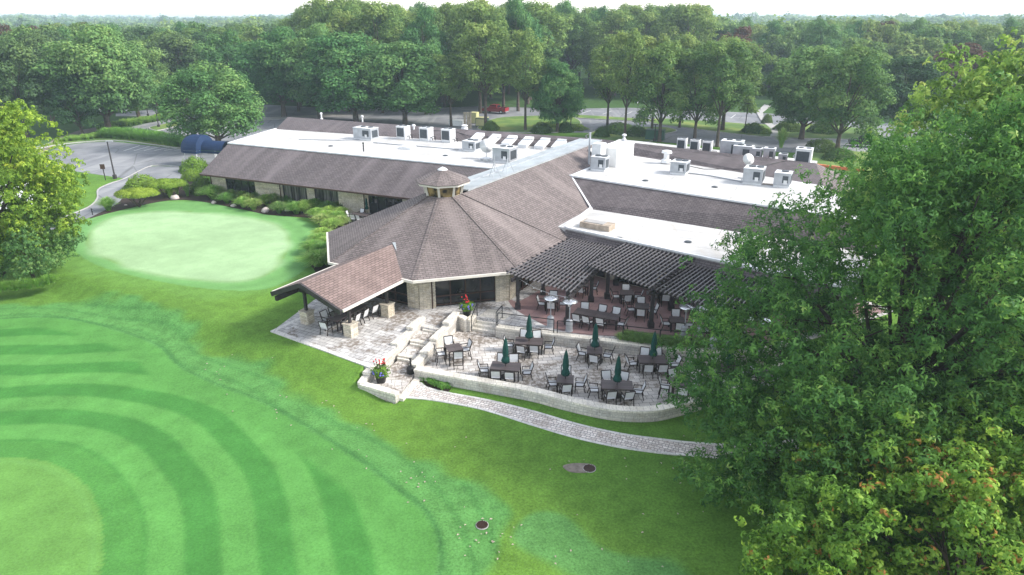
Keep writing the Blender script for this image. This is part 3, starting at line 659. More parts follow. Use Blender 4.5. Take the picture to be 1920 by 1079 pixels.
# membrane saddle at the head of the ridge
p = [at(1103, 280, 6.97), at(1133, 306, 6.0), at(1160, 290, 6.1), at(1140, 272, 6.9)]
solid('roof_saddle', [[p[0], p[1], p[2]], [p[0], p[2], p[3]]], .12, ['membrane'], club)
m = MB(); m.prism([w_(q0, .1, 0)[:2], w_(q1, -.2, 0)[:2], ext(rb, f1, .2)[:2], (f1[0]+3, f1[1]), (R1[0]+2, R1[1]+3), off(R0, 3, 0)[:2], (2, 66), (-3, 56), (3.6, 52.2)], .3, 3.3)
m.build('wall', 'limestone', club)
m = MB(); m.prism([(*ext(ra, rb, .0)[:2],), ext(ra, rb, 1.4)[:2], (f1[0]-.3, f1[1]), R1[:2], R0[:2], lf(-20, 0)[:2]], 3.3, 5.45); m.build('gable_wall', 'brown_trim', club)
# glazing behind the pergola
a0, a1 = Vector(w_(q0, .16, 0)), Vector(w_(q1, .16, 0)); ln = (a1-a0).length
for i in range(5):
    s0 = a0.lerp(a1, (i+.12)/5); s1 = a0.lerp(a1, (i+.88)/5)
    m = MB(); m.bar((s0.x, s0.y, 1.95), (s1.x, s1.y, 1.95), .08, 2.2); w = m.build('window', 'glass_dark', club)
    m = MB()
    for t in (0, .33, .67, 1): s = s0.lerp(s1, t); m.box((s.x+cn.x*.05, s.y+cn.y*.05, 1.95), (.09, .09, 2.2))
    m.build('frame', 'brown_trim', w)
# rotunda walls and big panes
m = MB(); ap = RO-1.35
m.prism([oct_(ap-.35, 0, k)[:2] for k in range(8)], .3, 3.3); m.build('core_wall', 'black', club)
for k in (6, 7, 0, 1):
    A, B = Vector(oct_(ap, 0, k)), Vector(oct_(ap, 0, k+1)); d = (B-A).normalized(); nrm = Vector((d.y, -d.x, 0)); wd = (B-A).length
    p0 = 1.15 if k != 7 else .5; m = MB()
    rz = math.atan2(d.y, d.x)
    for (s0, s1) in ((0.02, p0), (wd-1.0, wd-.02)):
        m = MB(); c = A+d*(s0+s1)/2-nrm*.18; m.box((c.x, c.y, 1.95), (s1-s0, .5, 2.65), rz); m.build('stone_pier', 'limestone', club)
    a, b = A+d*p0-nrm*.2, B-d*1.0-nrm*.2
    m = MB(); m.bar((a.x, a.y, 1.95), (b.x, b.y, 1.95), .06, 2.5); w = m.build('window', 'glass_dark', club)
    m = MB()
    for t in (0, .25, .5, .75, 1): s = a.lerp(b, t)+nrm*.05; m.box((s.x, s.y, 1.95), (.08, .1, 2.5), rz)
    s, e2 = a+nrm*.05, b+nrm*.05
    for z in (.85, 1.5, 3.1): m.bar((s.x, s.y, z), (e2.x, e2.y, z), .09, .09)
    m.build('frame', 'brown_trim', w)
    m = MB(); c = A+d*(p0-.25)+nrm*.1; m.tube([(c.x, c.y, .7), (c.x, c.y, 3.25)], .05); m.build('downpipe', 'brown_trim', club)
# soffit under the rotunda eave
m = MB(); m.prism([oct_(RO-.1, 0, k)[:2] for k in range(8)], 3.19, 3.23); m.build('soffit', 'brown_trim', club)
# left wing front: windows between stone piers
ev = Vector((lw['e1'][0]-lw['e0'][0], lw['e1'][1]-lw['e0'][1], 0)).normalized(); en = Vector((-ev.y, ev.x, 0))
W0 = Vector((lw['e0'][0], lw['e0'][1], 0))+en*1.45
def u_at(px, z=2.2):
    lo, hi = 0, 45
    for _ in range(40):
        mid = (lo+hi)/2; p = W0+ev*mid; x = 960+FOC*p.x/(p.y*CP-(z-CH)*SP)
        if x < px: lo = mid
        else: hi = mid
    return lo
def seg(a, b, z0, z1, th, mat, name, parent, out=0.0):
    m = MB(); p, q = W0+ev*a-en*out, W0+ev*b-en*out; m.bar((p.x, p.y, (z0+z1)/2), (q.x, q.y, (z0+z1)/2), th, z1-z0); return m.build(name, mat, parent)
for (x0, x1) in ((399, 426), (481, 532), (578, 592), (637, 693), (757, 800)): seg(u_at(x0), u_at(x1), .4, 3.2, .42, 'limestone', 'stone_pier', club)
for (x0, x1, mt) in ((426, 481, 'glass_dark'), (533, 578, 'glass_curtain'), (592, 637, 'glass_curtain'), (693, 757, 'glass_dark')):
    a, b = u_at(x0), u_at(x1); w = seg(a, b, .9, 3.1, .06, mt, 'window', club, .02)
    m = MB(); nn = 4 if x1-x0 > 50 else 3
    for i in range(nn+1): p = W0+ev*(a+(b-a)*i/nn)-en*.07; m.box((p.x, p.y, 1.95), (.1, .1, 2.5), math.atan2(ev.y, ev.x))
    p, q = W0+ev*a-en*.07, W0+ev*b-en*.07; m.bar((p.x, p.y, .85), (q.x, q.y, .85), .12, .4); m.build('frame', 'black', w)
for px in (400, 529, 686):
    p = W0+ev*u_at(px)-en*.3; m = MB(); m.tube([(p.x, p.y, .7), (p.x, p.y, 3.1), (p.x-en.x*.9, p.y-en.y*.9, 3.25)], .055); m.build('downpipe', 'brown_trim', club)
# cupola
cu = empty('cupola', (RC[0], RC[1], ZR-.15)); cu.parent = club
def oc(r, z, k): a = R(-30-90+22.5+45*k); return (r*math.cos(a), r*math.sin(a), z)
m = MB(); m.lathe((0, 0, 0), [(1.5, -.3), (1.52, .12)], 8); 
for i in range(len(m.v)): x, y, z = m.v[i]; a = R(-30-90+22.5); m.v[i] = (x*math.cos(a)-y*math.sin(a), x*math.sin(a)+y*math.cos(a), z)
m.build('base', 'fascia', cu)
for k in range(8): m = MB(); m.bar(oc(1.42, .1, k), oc(1.62, 1.05, k), .16, .16); m.build('post', 'fascia', cu)
for k in range(8):
    a, b, c, d = oc(1.33, .12, k), oc(1.33, .12, k+1), oc(1.52, 1.05, k+1), oc(1.52, 1.05, k)
    m = MB(); m.add([a, b, c, d]+[(x*.95, y*.95, z) for x, y, z in (a, b, c, d)], [(0, 1, 2, 3), (7, 6, 5, 4), (0, 4, 5, 1), (1, 5, 6, 2), (2, 6, 7, 3), (3, 7, 4, 0)])
    m.build('window', 'glass_amber' if k in (6, 7, 0, 1) else 'glass_dark', cu)
m = MB(); vs = [oc(2.12, 1.02, k) for k in range(8)]+[oc(2.12, 1.2, k) for k in range(8)]
m.add(vs, [tuple(range(7, -1, -1)), tuple(range(8, 16))]+[(k, (k+1) % 8, 8+(k+1) % 8, 8+k) for k in range(8)]); m.build('fascia', 'fascia', cu)
o = solid('cupola_roof', [[oc(2.2, 1.22, k), oc(2.2, 1.22, k+1), oc(.05, 2.12, k+1), oc(.05, 2.12, k)] for k in range(8)], .05, ['shingle_hall'], cu)
m = MB(); m.lathe((0, 0, 2.02), [(.42, 0), (.3, .1), (.05, .22)], 8); m.build('finial', 'white_metal', cu)
# gabled shelter on the lawn side
PF, PH = 15.1, 3.0; ZG = 4.62
sh = club
solid('shelter_roof', [[lf(PF+.0, PH, 3.35), lf(8.3, PH, 3.35), lf(6.3, 0, ZG), lf(PF+.25, 0, ZG)]], .14, ['shingle_pavilion'], sh)
solid('shelter_roof', [[lf(PF, -PH, 3.35), lf(8.0, -PH, 3.35), lf(6.3, 0, ZG), lf(PF+.25, 0, ZG)]], .14, ['shingle_pavilion'], sh)
gutter('gutter', [lf(PF, PH+.05, 3.35), lf(8.6, PH+.05, 3.35)], sh, .12, .16); gutter('gutter', [lf(PF, -PH-.05, 3.35), lf(8.3, -PH-.05, 3.35)], sh, .12, .16)
m = MB(); m.bar(lf(PF+.1, PH, 3.2), lf(PF+.35, 0, ZG-.13), .16, .30); m.bar(lf(PF+.1, -PH, 3.2), lf(PF+.35, 0, ZG-.13), .16, .30)
for la in (-2.55, 2.35): m.bar(lf(PF+.2, la, 3.0), lf(8.6, la, 3.0), .22, .3)
m.bar(lf(PF-.1, 0, 4.2), lf(7, 0, 4.2), .2, .3)
for al in (13.4, 9.8): m.bar(lf(al, -2.8, 3.0), lf(al, 2.6, 3.0), .2, .26)
m.build('shelter_beam', 'dark_timber', sh)
m = MB(); a, b = lf(8.35, PH, 3.42), lf(6.35, 0, ZG+.08); m.bar(a, b, .22, .06); m.build('valley_flashing', 'ridge_metal', sh)
for (al, la) in ((13.45, -1.95), (13.5, 1.98), (9.8, 1.98), (9.8, -2.2)):
    x, y, _ = lf(al, la); m = MB(); m.box((x, y, U+.42), (.66, .66, .86), R(60)); m.box((x, y, U+.88), (.76, .76, .09), R(60)); m.build('post_plinth', 'limestone', sh)
    m = MB(); m.box((x, y, 2.25), (.17, .17, 1.8), R(60)); m.build('post', 'dark_timber', sh)
# skylights on the rear slope
for i in range(6):
    px = 885+i*30.6+ i*.4; py = 259+i*2.6
    a = at(px-9, py+9.5, 5.92); b = at(px+13, py-5, 6.6)
    dd = Vector((b[0]-a[0], b[1]-a[1], b[2]-a[2])); side = Vector((.91, -.41, 0))*.55
    A, B = Vector(a)+Vector((.6, 0, .12)), Vector(a)+Vector((.6, 0, .12))+Vector((.42, .91, .27)).normalized()*2.3
    c = [A-side, A+side, B+side, B-side]; m = MB(); up = Vector((0, 0, .24))
    m.add([p-up for p in c]+[p+up*.6 for p in c], [(0, 3, 2, 1), (4, 5, 6, 7), (0, 1, 5, 4), (1, 2, 6, 5), (2, 3, 7, 6), (3, 0, 4, 7)])
    o = m.build('skylight', 'white_metal', club)
    c = [A-side*.75+(B-A)*.1, A+side*.75+(B-A)*.1, B+side*.75-(B-A)*.1, B-side*.75-(B-A)*.1]; m = MB(); u0, u1 = Vector((0, 0, .10)), Vector((0, 0, .18))
    m.add([p+u0 for p in c]+[p+u1 for p in c], [(0, 3, 2, 1), (4, 5, 6, 7), (0, 1, 5, 4), (1, 2, 6, 5), (2, 3, 7, 6), (3, 0, 4, 7)]); m.build('pane', 'skylight_glass', o)
# blue entrance awning at the left end of the wing: barrel with a half-dome end
aw = empty('entrance_awning', at(402, 312, .65), R(-16)); tag(aw, 'deep blue barrel awning over the side entrance', 'awning')
m = MB(); n = 14; pr0 = []
L0, rad = 2.6, 1.9
secs = [(-L0-rad*math.sin(R(a)), rad*math.cos(R(a))) for a in (88, 75, 60, 45, 30, 15)]+[(-L0, rad), (-1.0, rad), (-.8, rad*.62), (0, rad*.62), (2.6, rad*.62)]
for (x, r) in secs:
    for k in range(n+1): a = math.pi*k/n; m.v.append((x, r*math.cos(a), 2.3+max(.02, r*math.sin(a))))
for i in range(len(secs)-1):
    for k in range(n): a = i*(n+1)+k; m.f.append((a, a+1, a+n+2, a+n+1)); m.mi.append(0)
q = len(m.v)
for (x, r) in secs:
    for s in (1, -1): m.v.append((x, s*r, 2.3)); m.v.append((x, s*r, 1.95))
for i in range(len(secs)-1):
    for s in (0, 2): a = q+4*i+s; m.f.append((a, a+1, a+5, a+4)); m.mi.append(0)
m.build('canvas', 'awning_blue', aw, smooth=False)
for (x, y) in ((-3.3, 1.5), (-3.3, -1.5), (-1.1, 1.8), (-1.1, -1.8), (1.5, 1.1), (1.5, -1.1)):
    m = MB(); m.tube([(x, y, 0), (x, y, 2.3)], .06); m.build('post', 'white_metal', aw)
# ---------------------------------------------------------------- pergola
per = empty('pergola', (0, 0, 0), 0, 'dark timber pergola of three stepped slatted panels over the red patio', 'pergola')
def panel(FL, BL, BR, FR, z, ns, nr):
    FL, BL, BR, FR = [Vector((p[0], p[1], z)) for p in (FL, BL, BR, FR)]
    m = MB()
    for i in range(ns):
        t = i/(ns-1); a, b = FL.lerp(FR, t), BL.lerp(BR, t); d = (b-a).normalized()*.3
        m.bar(a-d, b+d, .06, .09)
    m.build('slat', 'slat_skylit', per)
    m = MB()
    for i in range(nr):
        t = (i+.15)/(nr-.7); a, b = FL.lerp(BL, t), FR.lerp(BR, t); d = (b-a).normalized()*.35
        a, b = a-d, b+d; a.z -= .04; b.z -= .04; m.bar(a, b, .045, .15)
    m.build('rafter', 'dark_timber', per)
    m = MB()
    for t in (.1, .52, .93):
        a, b = FL.lerp(BL, t), FR.lerp(BR, t); a.z -= .33; b.z -= .33; m.bar(a, b, .16, .24)
    for t in (.04, .96):
        a, b = FL.lerp(FR, t), BL.lerp(BR, t); a.z -= .55; b.z -= .55; m.bar(a, b, .16, .22)
    m.build('beam', 'dark_timber', per)
panel(at(955, 511, 3.6), at(1070, 449, 3.6), at(1160, 463, 3.6), at(1072, 546, 3.6), 3.6, 17, 14)
panel(at(1107, 497, 4), at(1177, 455, 4), at(1302, 479, 4), at(1220, 538, 4), 4.0, 17, 13)
panel(at(1226, 540, 3.6), at(1299, 494, 3.6), at(1440, 530, 3.6), at(1385, 593, 3.6), 3.6, 20, 13)
def ppost(x, y, top=3.0):
    m = MB(); m.box((x, y, (U+top)/2), (.24, .24, top-U)); m.box((x, y, U+.18), (.40, .40, .36)); m.box((x, y, U+.39), (.33, .33, .06)); m.box((x, y, top-.1), (.34, .34, .16))
    m.build('post', 'dark_timber', per)
for (px, py) in ((971, 580), (1018, 553), (1063, 608), (1108, 566), (1138, 560), (1220, 614), (1258, 582), (1290, 560), (1172, 520)):
    p = at(px, py, U); ppost(p[0], p[1], 3.25)
for (x, y) in ((14.5, 39.6), (14.8, 43.2), (4.9, 48.4), (8.0, 49.0)): ppost(x, y, 3.2)
# string of bulbs under the front of the pergola
m = MB(); a, b = Vector(at(960, 515, 3.0)), Vector(at(1075, 560, 3.0)); pts = [a.lerp(b, t/8)-Vector((0, 0, .35*math.sin(math.pi*t/8))) for t in range(9)]
m.tube(pts, .012, 4); 
for p in pts[1:-1]: m.lathe((p.x, p.y, p.z-.12), [(.02, 0), (.05, .05), (.02, .11)], 6)
tag(m.build('string_light', 'white_metal'), 'string of small bulbs hanging under the left pergola panel', 'string lights')
# ---------------------------------------------------------------- rooftop equipment
def unit(px, py, z, d, label, kind='pack', rz=R(-28), name='rooftop_unit'):
    p = at(px, py, z); e = empty(name, p, rz, label, 'air conditioner'); w, l, h = (d[0]*.76, d[1]*.76, d[2]*.8)
    m = MB(); m.box((0, 0, .09), (w*.96, l*.96, .18)); m.build('curb', 'white_metal', e)
    m = MB(); m.box((0, 0, .18+h/2), (w, l, h)); m.box((0, 0, .18+h+.02), (w+.06, l+.06, .05)); m.build('cabinet', 'grey_metal' if kind == 'pack' else 'white_metal', e)
    if kind == 'pack':
        m = MB(); m.box((0, 0, .25+h), (w+.02, l+.02, .04)); m.build('lid', 'white_metal', e)
        m = MB(); m.box((w/2+.012, .0, .18+h*.5), (.02, l*.7, h*.7)); m.box((w*.2, -l/2-.012, .18+h*.55), (w*.35, .02, h*.6)); m.build('louvre', 'dark_grille', e)
        nf = 2 if w > 1.5 else 1
        for i in range(nf):
            m = MB(); m.lathe(((i-.5*(nf-1))*w*.42+.1, l*.1, .27+h), [(.32, 0), (.32, .08), (.26, .09)], 14); m.build('fan', 'dark_grille', e)
        m = MB(); m.box((w*.22, -l/2-.02, .3+h*.2), (.3, .05, .35)); m.build('access_panel', 'white_metal', e)
    else:
        m = MB(); m.box((-w*.03, -l/2-.012, .18+h*.5), (w*.8, .03, h*.78)); m.build('grille', 'dark_grille', e)
        for i in (-1, 1):
            m = MB(); m.lathe((i*w*.24, 0, .2+h+.02), [(.26, 0), (.26, .06), (.22, .07)], 14); m.build('fan', 'dark_grille', e)
        m = MB(); m.tube([(w/2, -.1, .4), (w/2+.3, -.1, .4), (w/2+.3, -.1, .1)], .06); m.tube([(w/2, .2, .5), (w/2+.5, .2, .5), (w/2+.5, .2, .05)], .04); m.build('pipe', 'black', e)
    return e
unit(687, 262, 5.8, (3.6, 2.0, 1.5), 'wide boxy unit, first from the left end of the white roof')
g = 'air condensers on the left flat roof'
for px, py, w in ((757, 261, 'leftmost of the three tall condensers on the left flat roof'), (800, 264, 'middle of the three tall condensers on the left flat roof'), (841, 267, 'rightmost of the three tall condensers before the skylights')):
    tag(unit(px, py, 5.8, (1.7, 1.5, 1.7), w, 'cond', name='air_condenser'), group=g)
unit(885, 283, 5.8, (2.2, 2.0, 1.1), 'small grey roof unit standing in front of the skylights')
unit(947, 304, 5.8, (2.6, 2.4, 1.6), 'grey roof unit beside the tripod and dish near the metal ridge')
unit(1274, 326, 5.8, (2.0, 2.0, 1.2), 'small grey unit alone in the middle of the right white roof')
unit(1412, 344, 5.8, (2.2, 2.2, 1.5), 'larger two fan unit beside the satellite dish')
unit(1466, 350, 5.8, (1.8, 1.8, 1.3), 'grey unit half behind the big tree edge')
e = unit(1124, 320, 5.8, (2.0, 1.5, 1.4), 'grey unit in front of the tall white duct house')
p = at(1150, 308, 5.8); e = empty('duct_house', p, R(-33), 'tall white duct housing next to the end of the metal ridge', 'duct')
m = MB(); m.box((0, .6, .9), (2.0, 4.2, 1.8)); m.box((0, .6, 1.83), (2.1, 4.3, .06)); m.build('cabinet', 'white_paint', e); m = MB(); m.box((-.6, -2.3, 1.6), (1.0, 1.2, 1.6)); m.build('hood', 'white_metal', e)
m = MB(); m.tube([(-1.5, -2.6, 0), (-1.5, -2.6, 3.4)], .11, 8); m.build('flue', 'grey_metal', e)
def dish(px, py, z, r, label, h=1.0):
    p = at(px, py, z); e = empty('satellite_dish', p, R(10), label, 'satellite dish')
    m = MB(); m.tube([(0, 0, 0), (0, 0, h)], .05); m.tube([(-.5, -.4, .04), (.5, .4, .04)], .04); m.tube([(-.5, .4, .04), (.5, -.4, .04)], .04); m.build('mast', 'grey_metal', e)
    m = MB(); n = 16; rr = [(r*t, .35*r*t*t) for t in (0.02, .35, .7, 1)]; m.lathe((0, 0, 0), rr, n); m.lathe((0, 0, -.02), rr, n)
    mt = Matrix.Translation((0, -.1, h+.2)) @ Matrix.Rotation(R(65), 4, 'X'); m.v = [tuple(mt @ Vector(v)) for v in m.v]; m.build('reflector', 'white_paint', e, True)
    m = MB(); m.bar((0, -.15, h-.2), (0, -.15-r*1.2, h+.25), .04, .04); m.build('feed_arm', 'grey_metal', e)
dish(912, 298, 5.8, .75, 'pale satellite dish on a low mast on the left white roof', 1.1)
dish(1396, 336, 5.8, .55, 'round white satellite dish behind the two fan unit', 1.6)
for px, py, lb in ((902, 302, 'small flat round vent cap left of the dish'), (914, 303, 'small flat round vent cap below the dish')):
    p = at(px, py, 5.8); m = MB(); m.lathe((0, 0, 0), [(.15, 0), (.15, .25), (.42, .28), (.4, .34)], 12); o = m.build('exhaust_cap', 'white_metal'); o.location = p; tag(o, lb, 'roof vent', 'round vent caps on the left roof')
for px, py, lb in ((927, 334, 'tripod mast standing on the metal ridge nearest the cupola'), (952, 324, 'second tripod mast from the cupola on the metal ridge')):
    p = at(px, py, 7.15); e = empty('tripod_mast', p, 0, lb, 'tripod', 'tripod masts on the metal ridge')
    m = MB(); m.tube([(0, 0, .5), (0, 0, 1.9)], .035); m.build('mast', 'grey_metal', e)
    for a in (20, 140, 260): m = MB(); m.tube([(0, 0, 1.3), (.6*math.cos(R(a)), .6*math.sin(R(a)), 0)], .025); m.build('leg', 'grey_metal', e)
for px, py, z, h, lb, sc in ((1249, 302, 6.1, 1.0, 'white mushroom fan on the rear slope of the right wing', 1), (776, 247, 6.3, .8, 'slim white vent pipe on the rear slope behind the condensers', .45), (603, 224, 6.7, .8, 'small white vent on the far left ridge', .35), (680, 232, 6.5, 1.0, 'white ball topped vent above the wide unit', .35), (1170, 263, 6.8, .6, 'tiny white vent where the two ridges meet', .5), (871, 241, 6.8, .35, 'low white vent on the rear ridge above the skylights', .8)):
    p = at(px, py, z); m = MB(); m.lathe((0, 0, -.2), [(.55*sc, 0), (.5*sc, .3), (.28*sc, .35), (.28*sc, h*.75+.2), (.55*sc, h*.8+.2), (.5*sc, h+.2), (.2*sc, h+.28)], 12); o = m.build('roof_vent', 'white_metal'); o.location = p; tag(o, lb, 'roof vent')
p = at(1120, 428, 4.1); m = MB(); c = [(-1.3, -.6), (1.3, -.6), (1.3, .6), (-1.3, .6)]; m.prism(c, 0, .45)
e = empty('roof_box', p, R(-33), 'weathered tan curb box on the lower white roof', 'roof curb'); m.build('body', 'tan', e); m = MB(); m.box((-.2, 0, .47), (1.7, .8, .06)); m.build('cover', 'concrete', e)
p = at(697, 272, 5.8); m = MB(); m.box((0, 0, .15), (1.6, 1.2, .3), R(-24)); o = m.build('roof_hatch', 'white_metal'); o.location = at(764, 280, 5.8); tag(o, 'low white hatch in the middle of the left roof', 'roof hatch')
m = MB(); m.tube([(0, 0, 0), (0, 0, .9)], .07, 8); m.lathe((0, 0, .88), [(.12, 0), (.12, .12)], 8); o = m.build('vent_pipe', 'black'); o.location = at(682, 285, 5.8); tag(o, 'short black pipe near the front edge of the left white roof', 'pipe')
# equipment seen over the rear ridge of the right wing (flat strip behind it)
fz = 5.35
c = [off(R0, 3.4, 0), off(R1, 3.4, 0), off(R1, 9, 0), off(R0, 9, 0)]
m = MB(); m.prism([p[:2] for p in c], .4, fz); m.build('rear_block', 'limestone', club)
m = MB(); m.prism([p[:2] for p in c], fz, fz+.05); m.build('flat_roof', 'membrane', club)
m = MB(); m.bar(off(ext(R0, R1, .45), 3.5, -.85), off(R1, 3.5, -.85), .3, .35); m.bar(off(R1, 3.5, -.85), (R1[0]+6, R1[1]+1.5, 5.7), .3, .3); m.build('clay_coping', 'terracotta', club)
def back_unit(px, d, label, dist=5.0, kind='cond', name='air_condenser'):
    p0, p1 = R0, R1; best = 0
    for i in range(200):
        q = off(ext(p0, p1, i/199), dist, 0)
        if 960+FOC*q[0]/(q[1]*CP-(fz-CH)*SP) < px: best = i/199
    q = off(ext(p0, p1, best), dist, 0); e = unit(960, 540, fz, d, label, kind, R(-28), name); e.location = (q[0], q[1], fz+.05); return e
for px, w in ((1278, 'first'), (1302, 'second'), (1325, 'third')): tag(back_unit(px, (1.3, 1.1, 1.75), w+' from the left of the small condensers behind the right ridge'), group='condensers behind the right ridge')
back_unit(1372, (3.0, 2.0, 2.1), 'long white unit behind the right ridge, left of the ducts', 5.0, 'pack', 'rooftop_unit')
back_unit(1393, (2.6, 1.6, 1.7), 'pale slanted unit amid the cluster behind the right ridge', 4.4, 'pack', 'rooftop_unit')
back_unit(1418, (1.4, 1.4, 1.5), 'small pale cabinet in the cluster behind the right ridge', 4.6, 'pack', 'rooftop_unit')
back_unit(1442, (1.5, 1.3, 1.7), 'narrow cabinet next to the ornamental grass behind the ridge', 4.6, 'pack', 'rooftop_unit')
back_unit(1467, (1.1, 1.0, 1.2), 'low white fan box left of the tallest condenser', 4.3, 'pack', 'rooftop_unit')
back_unit(1504, (2.0, 1.9, 2.3), 'tallest boxy condenser near the right end of the ridge', 4.0)
# things on the ground behind the building
def gbox(name, px, py, d, mat, lid, label, cat, rz=R(-20)):
    p = at(px, py, ZF+.1); e = empty(name, p, rz, label, cat); m = MB(); m.box((0, 0, d[2]/2), d); m.build('body', mat, e)
    m = MB(); m.box((0, 0, d[2]+.05), (d[0]+.1, d[1]+.1, .1)); m.box((0, -d[1]/2-.03, d[2]*.5), (d[0]*.9, .04, d[2]*.8)); m.build('panel', lid, e); return e
gbox('utility_cabinet', 904, 237, (2.0, 1.6, 1.5), 'green_box', 'cream_box', 'green and cream utility cabinet behind the ridge', 'cabinet')
gbox('waste_bin', 890, 231, (1.3, 1.3, 1.9), 'cream_box', 'cream_box', 'upright cream bin behind the green cabinet', 'bin')
gbox('utility_cabinet', 1228, 262, (3.0, 1.8, 1.5), 'green_box', 'green_box', 'long dark green cabinet beside the rear hedges', 'cabinet')
gbox('storage_box', 858, 236, (2.8, 1.8, .9), 'white_metal', 'white_paint', 'low white tank beside the chimney pipes', 'tank')
for i, px in enumerate((872, 878, 882)):
    p = at(px, 242, ZF); m = MB(); m.lathe((0, 0, 0), [(.22, 0), (.22, 2.6), (.3, 2.7), (.3, 2.95)], 8); o = m.build('stand_pipe', 'tan'); o.location = p; tag(o, ('left', 'middle', 'right')[i]+' of three tan stand pipes left of the green cabinet', 'pipe', 'tan stand pipes')

def conduit(pts, z, r=.035, mat='black'):
    m = MB(); m.tube([at(px, py, z if not isinstance(z, list) else z[i]) for i, (px, py) in enumerate(pts)], r, 5); m.build('conduit', mat, club)
conduit([(812, 246), (850, 247), (880, 256), (920, 258), (1000, 263), (1085, 264)], [6.75, 6.6, 6.4, 6.5, 6.7, 6.9])
conduit([(1255, 305), (1320, 318), (1400, 318), (1465, 304), (1500, 303)], [6.1, 6.05, 6.2, 6.65, 6.75])
conduit([(700, 268), (745, 272), (800, 276), (860, 281)], 5.86, .05, 'grey_metal')
conduit([(960, 306), (968, 300), (940, 296), (925, 299)], 5.86, .05, 'grey_metal')
conduit([(1083, 325), (1100, 315), (1112, 318)], 5.86, .06, 'black')
conduit([(1290, 325), (1330, 330), (1395, 342)], 5.86, .05, 'grey_metal')
conduit([(1430, 345), (1450, 347)], 5.86, .06, 'tan')
conduit([(560, 262), (640, 264), (675, 262)], 5.86, .05, 'grey_metal')
for px, py in ((620, 275), (835, 293), (1210, 340), (1340, 352), (1160, 448), (1290, 455)):
    z = 5.8 if py < 400 else 4.1
    x, y, _ = at(px, py, z); m = MB(); m.lathe((x, y, z), [(.28, .0), (.28, .06), (.16, .1)], 10); m.build('roof_drain', 'dark_grille', club)
# ---------------------------------------------------------------- furniture prototypes
def make_chair(hi=False):
    e = empty('patio_chair'); s = .72 if hi else .43; b = s+.5
    m = MB(); m.box((0, 0, s), (.50, .46, .03)); m.build('seat', 'sling', e)
    m = MB(); m.add([(-.25, -.22, s+.07), (.25, -.22, s+.07), (.25, -.36, b+.02), (-.25, -.36, b+.02), (-.25, -.25, s+.07), (.25, -.25, s+.07), (.25, -.39, b+.02), (-.25, -.39, b+.02)], [(0, 1, 2, 3), (7, 6, 5, 4), (0, 4, 5, 1), (1, 5, 6, 2), (2, 6, 7, 3), (3, 7, 4, 0)]); m.build('backrest', 'sling', e)
    m = MB()
    for x in (-.28, .28):
        m.bar((x, -.2, s-.02), (x, -.39, b+.04), .05, .05); m.bar((x, -.28, s+.22), (x, .22, s+.22), .05, .035); m.bar((x, .22, s+.22), (x, .23, s), .045, .045); m.bar((x, -.22, s-.02), (x, .24, s-.02), .045, .045)
    m.bar((-.28, .23, s-.02), (.28, .23, s-.02), .045, .045); m.bar((-.28, -.39, b+.04), (.28, -.39, b+.04), .05, .045)
    if hi: m.bar((-.28, .2, .25), (.28, .2, .25), .03, .03); m.bar((-.28, -.25, .25), (.28, -.25, .25), .03, .03)
    m.build('frame', 'frame_bronze', e)
    for x in (-.28, .28):
        for (y, y2) in ((.23, .26), (-.22, -.34)): m = MB(); m.bar((x, y, s), (x, y2, 0), .045, .045); m.build('leg', 'frame_bronze', e)
    return e
def make_table(w, l, h=.74):
    e = empty('patio_table'); m = MB(); m.box((0, 0, h-.02), (w, l, .04)); m.build('tabletop', 'table_planks', e)
    m = MB()
    for s in (-1, 1): m.box((0, s*(l/2-.06), h-.075), (w-.1, .03, .07)); m.box((s*(w/2-.06), 0, h-.075), (.03, l-.15, .07))
    m.build('frame', 'frame_bronze', e)
    for i in (-1, 1):
        for j in (-1, 1): m = MB(); m.box((i*(w/2-.05), j*(l/2-.05), h/2-.02), (.07, .07, h-.04)); m.build('leg', 'frame_bronze', e)
    return e
def make_umbrella():
    e = empty('patio_umbrella'); m = MB(); m.tube([(0, 0, 0), (0, 0, 2.55)], .028, 8); m.build('pole', 'frame_bronze', e)
    m = MB(); m.lathe((0, 0, 0), [(.30, 0), (.30, .06), (.08, .10), (.06, .3)], 12); m.build('base', 'frame_bronze', e)
    m = MB(); m.lathe((0, 0, 0), [(.03, 1.02), (.20, .98), (.235, 1.12), (.16, 1.35), (.135, 1.38), (.17, 1.55), (.15, 1.9), (.10, 2.3), (.05, 2.5), (.02, 2.56)], 18, 0, .13); m.build('canopy', 'umbrella_green', e, True)
    m = MB(); m.lathe((0, 0, 1.34), [(.16, 0), (.16, .05)], 10); m.build('strap', 'umbrella_green', e)
    m = MB(); m.lathe((0, 0, 2.54), [(.03, 0), (.035, .05), (.01, .1)], 8); m.build('finial', 'frame_bronze', e); return e
def make_heater():
    e = empty('patio_heater')
    m = MB(); m.lathe((0, 0, 0), [(.26, 0), (.26, .06), (.23, .08), (.23, .72), (.15, .80)], 14); m.build('tank_housing', 'grey_metal', e)
    m = MB(); m.tube([(0, 0, .78), (0, 0, 1.75)], .035, 8); m.build('pole', 'grey_metal', e)
    m = MB(); m.lathe((0, 0, 1.72), [(.07, 0), (.13, .04), (.15, .34), (.1, .38)], 12); m.build('burner', 'steel', e)
    m = MB(); m.lathe((0, 0, 2.08), [(.50, 0), (.51, .015), (.34, .09), (.12, .14), (.05, .17)], 20); m.build('reflector', 'steel', e, True); return e
P_ = {'chair': make_chair(), 'hchair': make_chair(True), 't6': make_table(1.75, 1.0), 't4': make_table(.95, .95), 'th': make_table(.95, .95, 1.02), 't8': make_table(1.5, .98), 'umb': make_umbrella(), 'heat': make_heater()}
used = set()
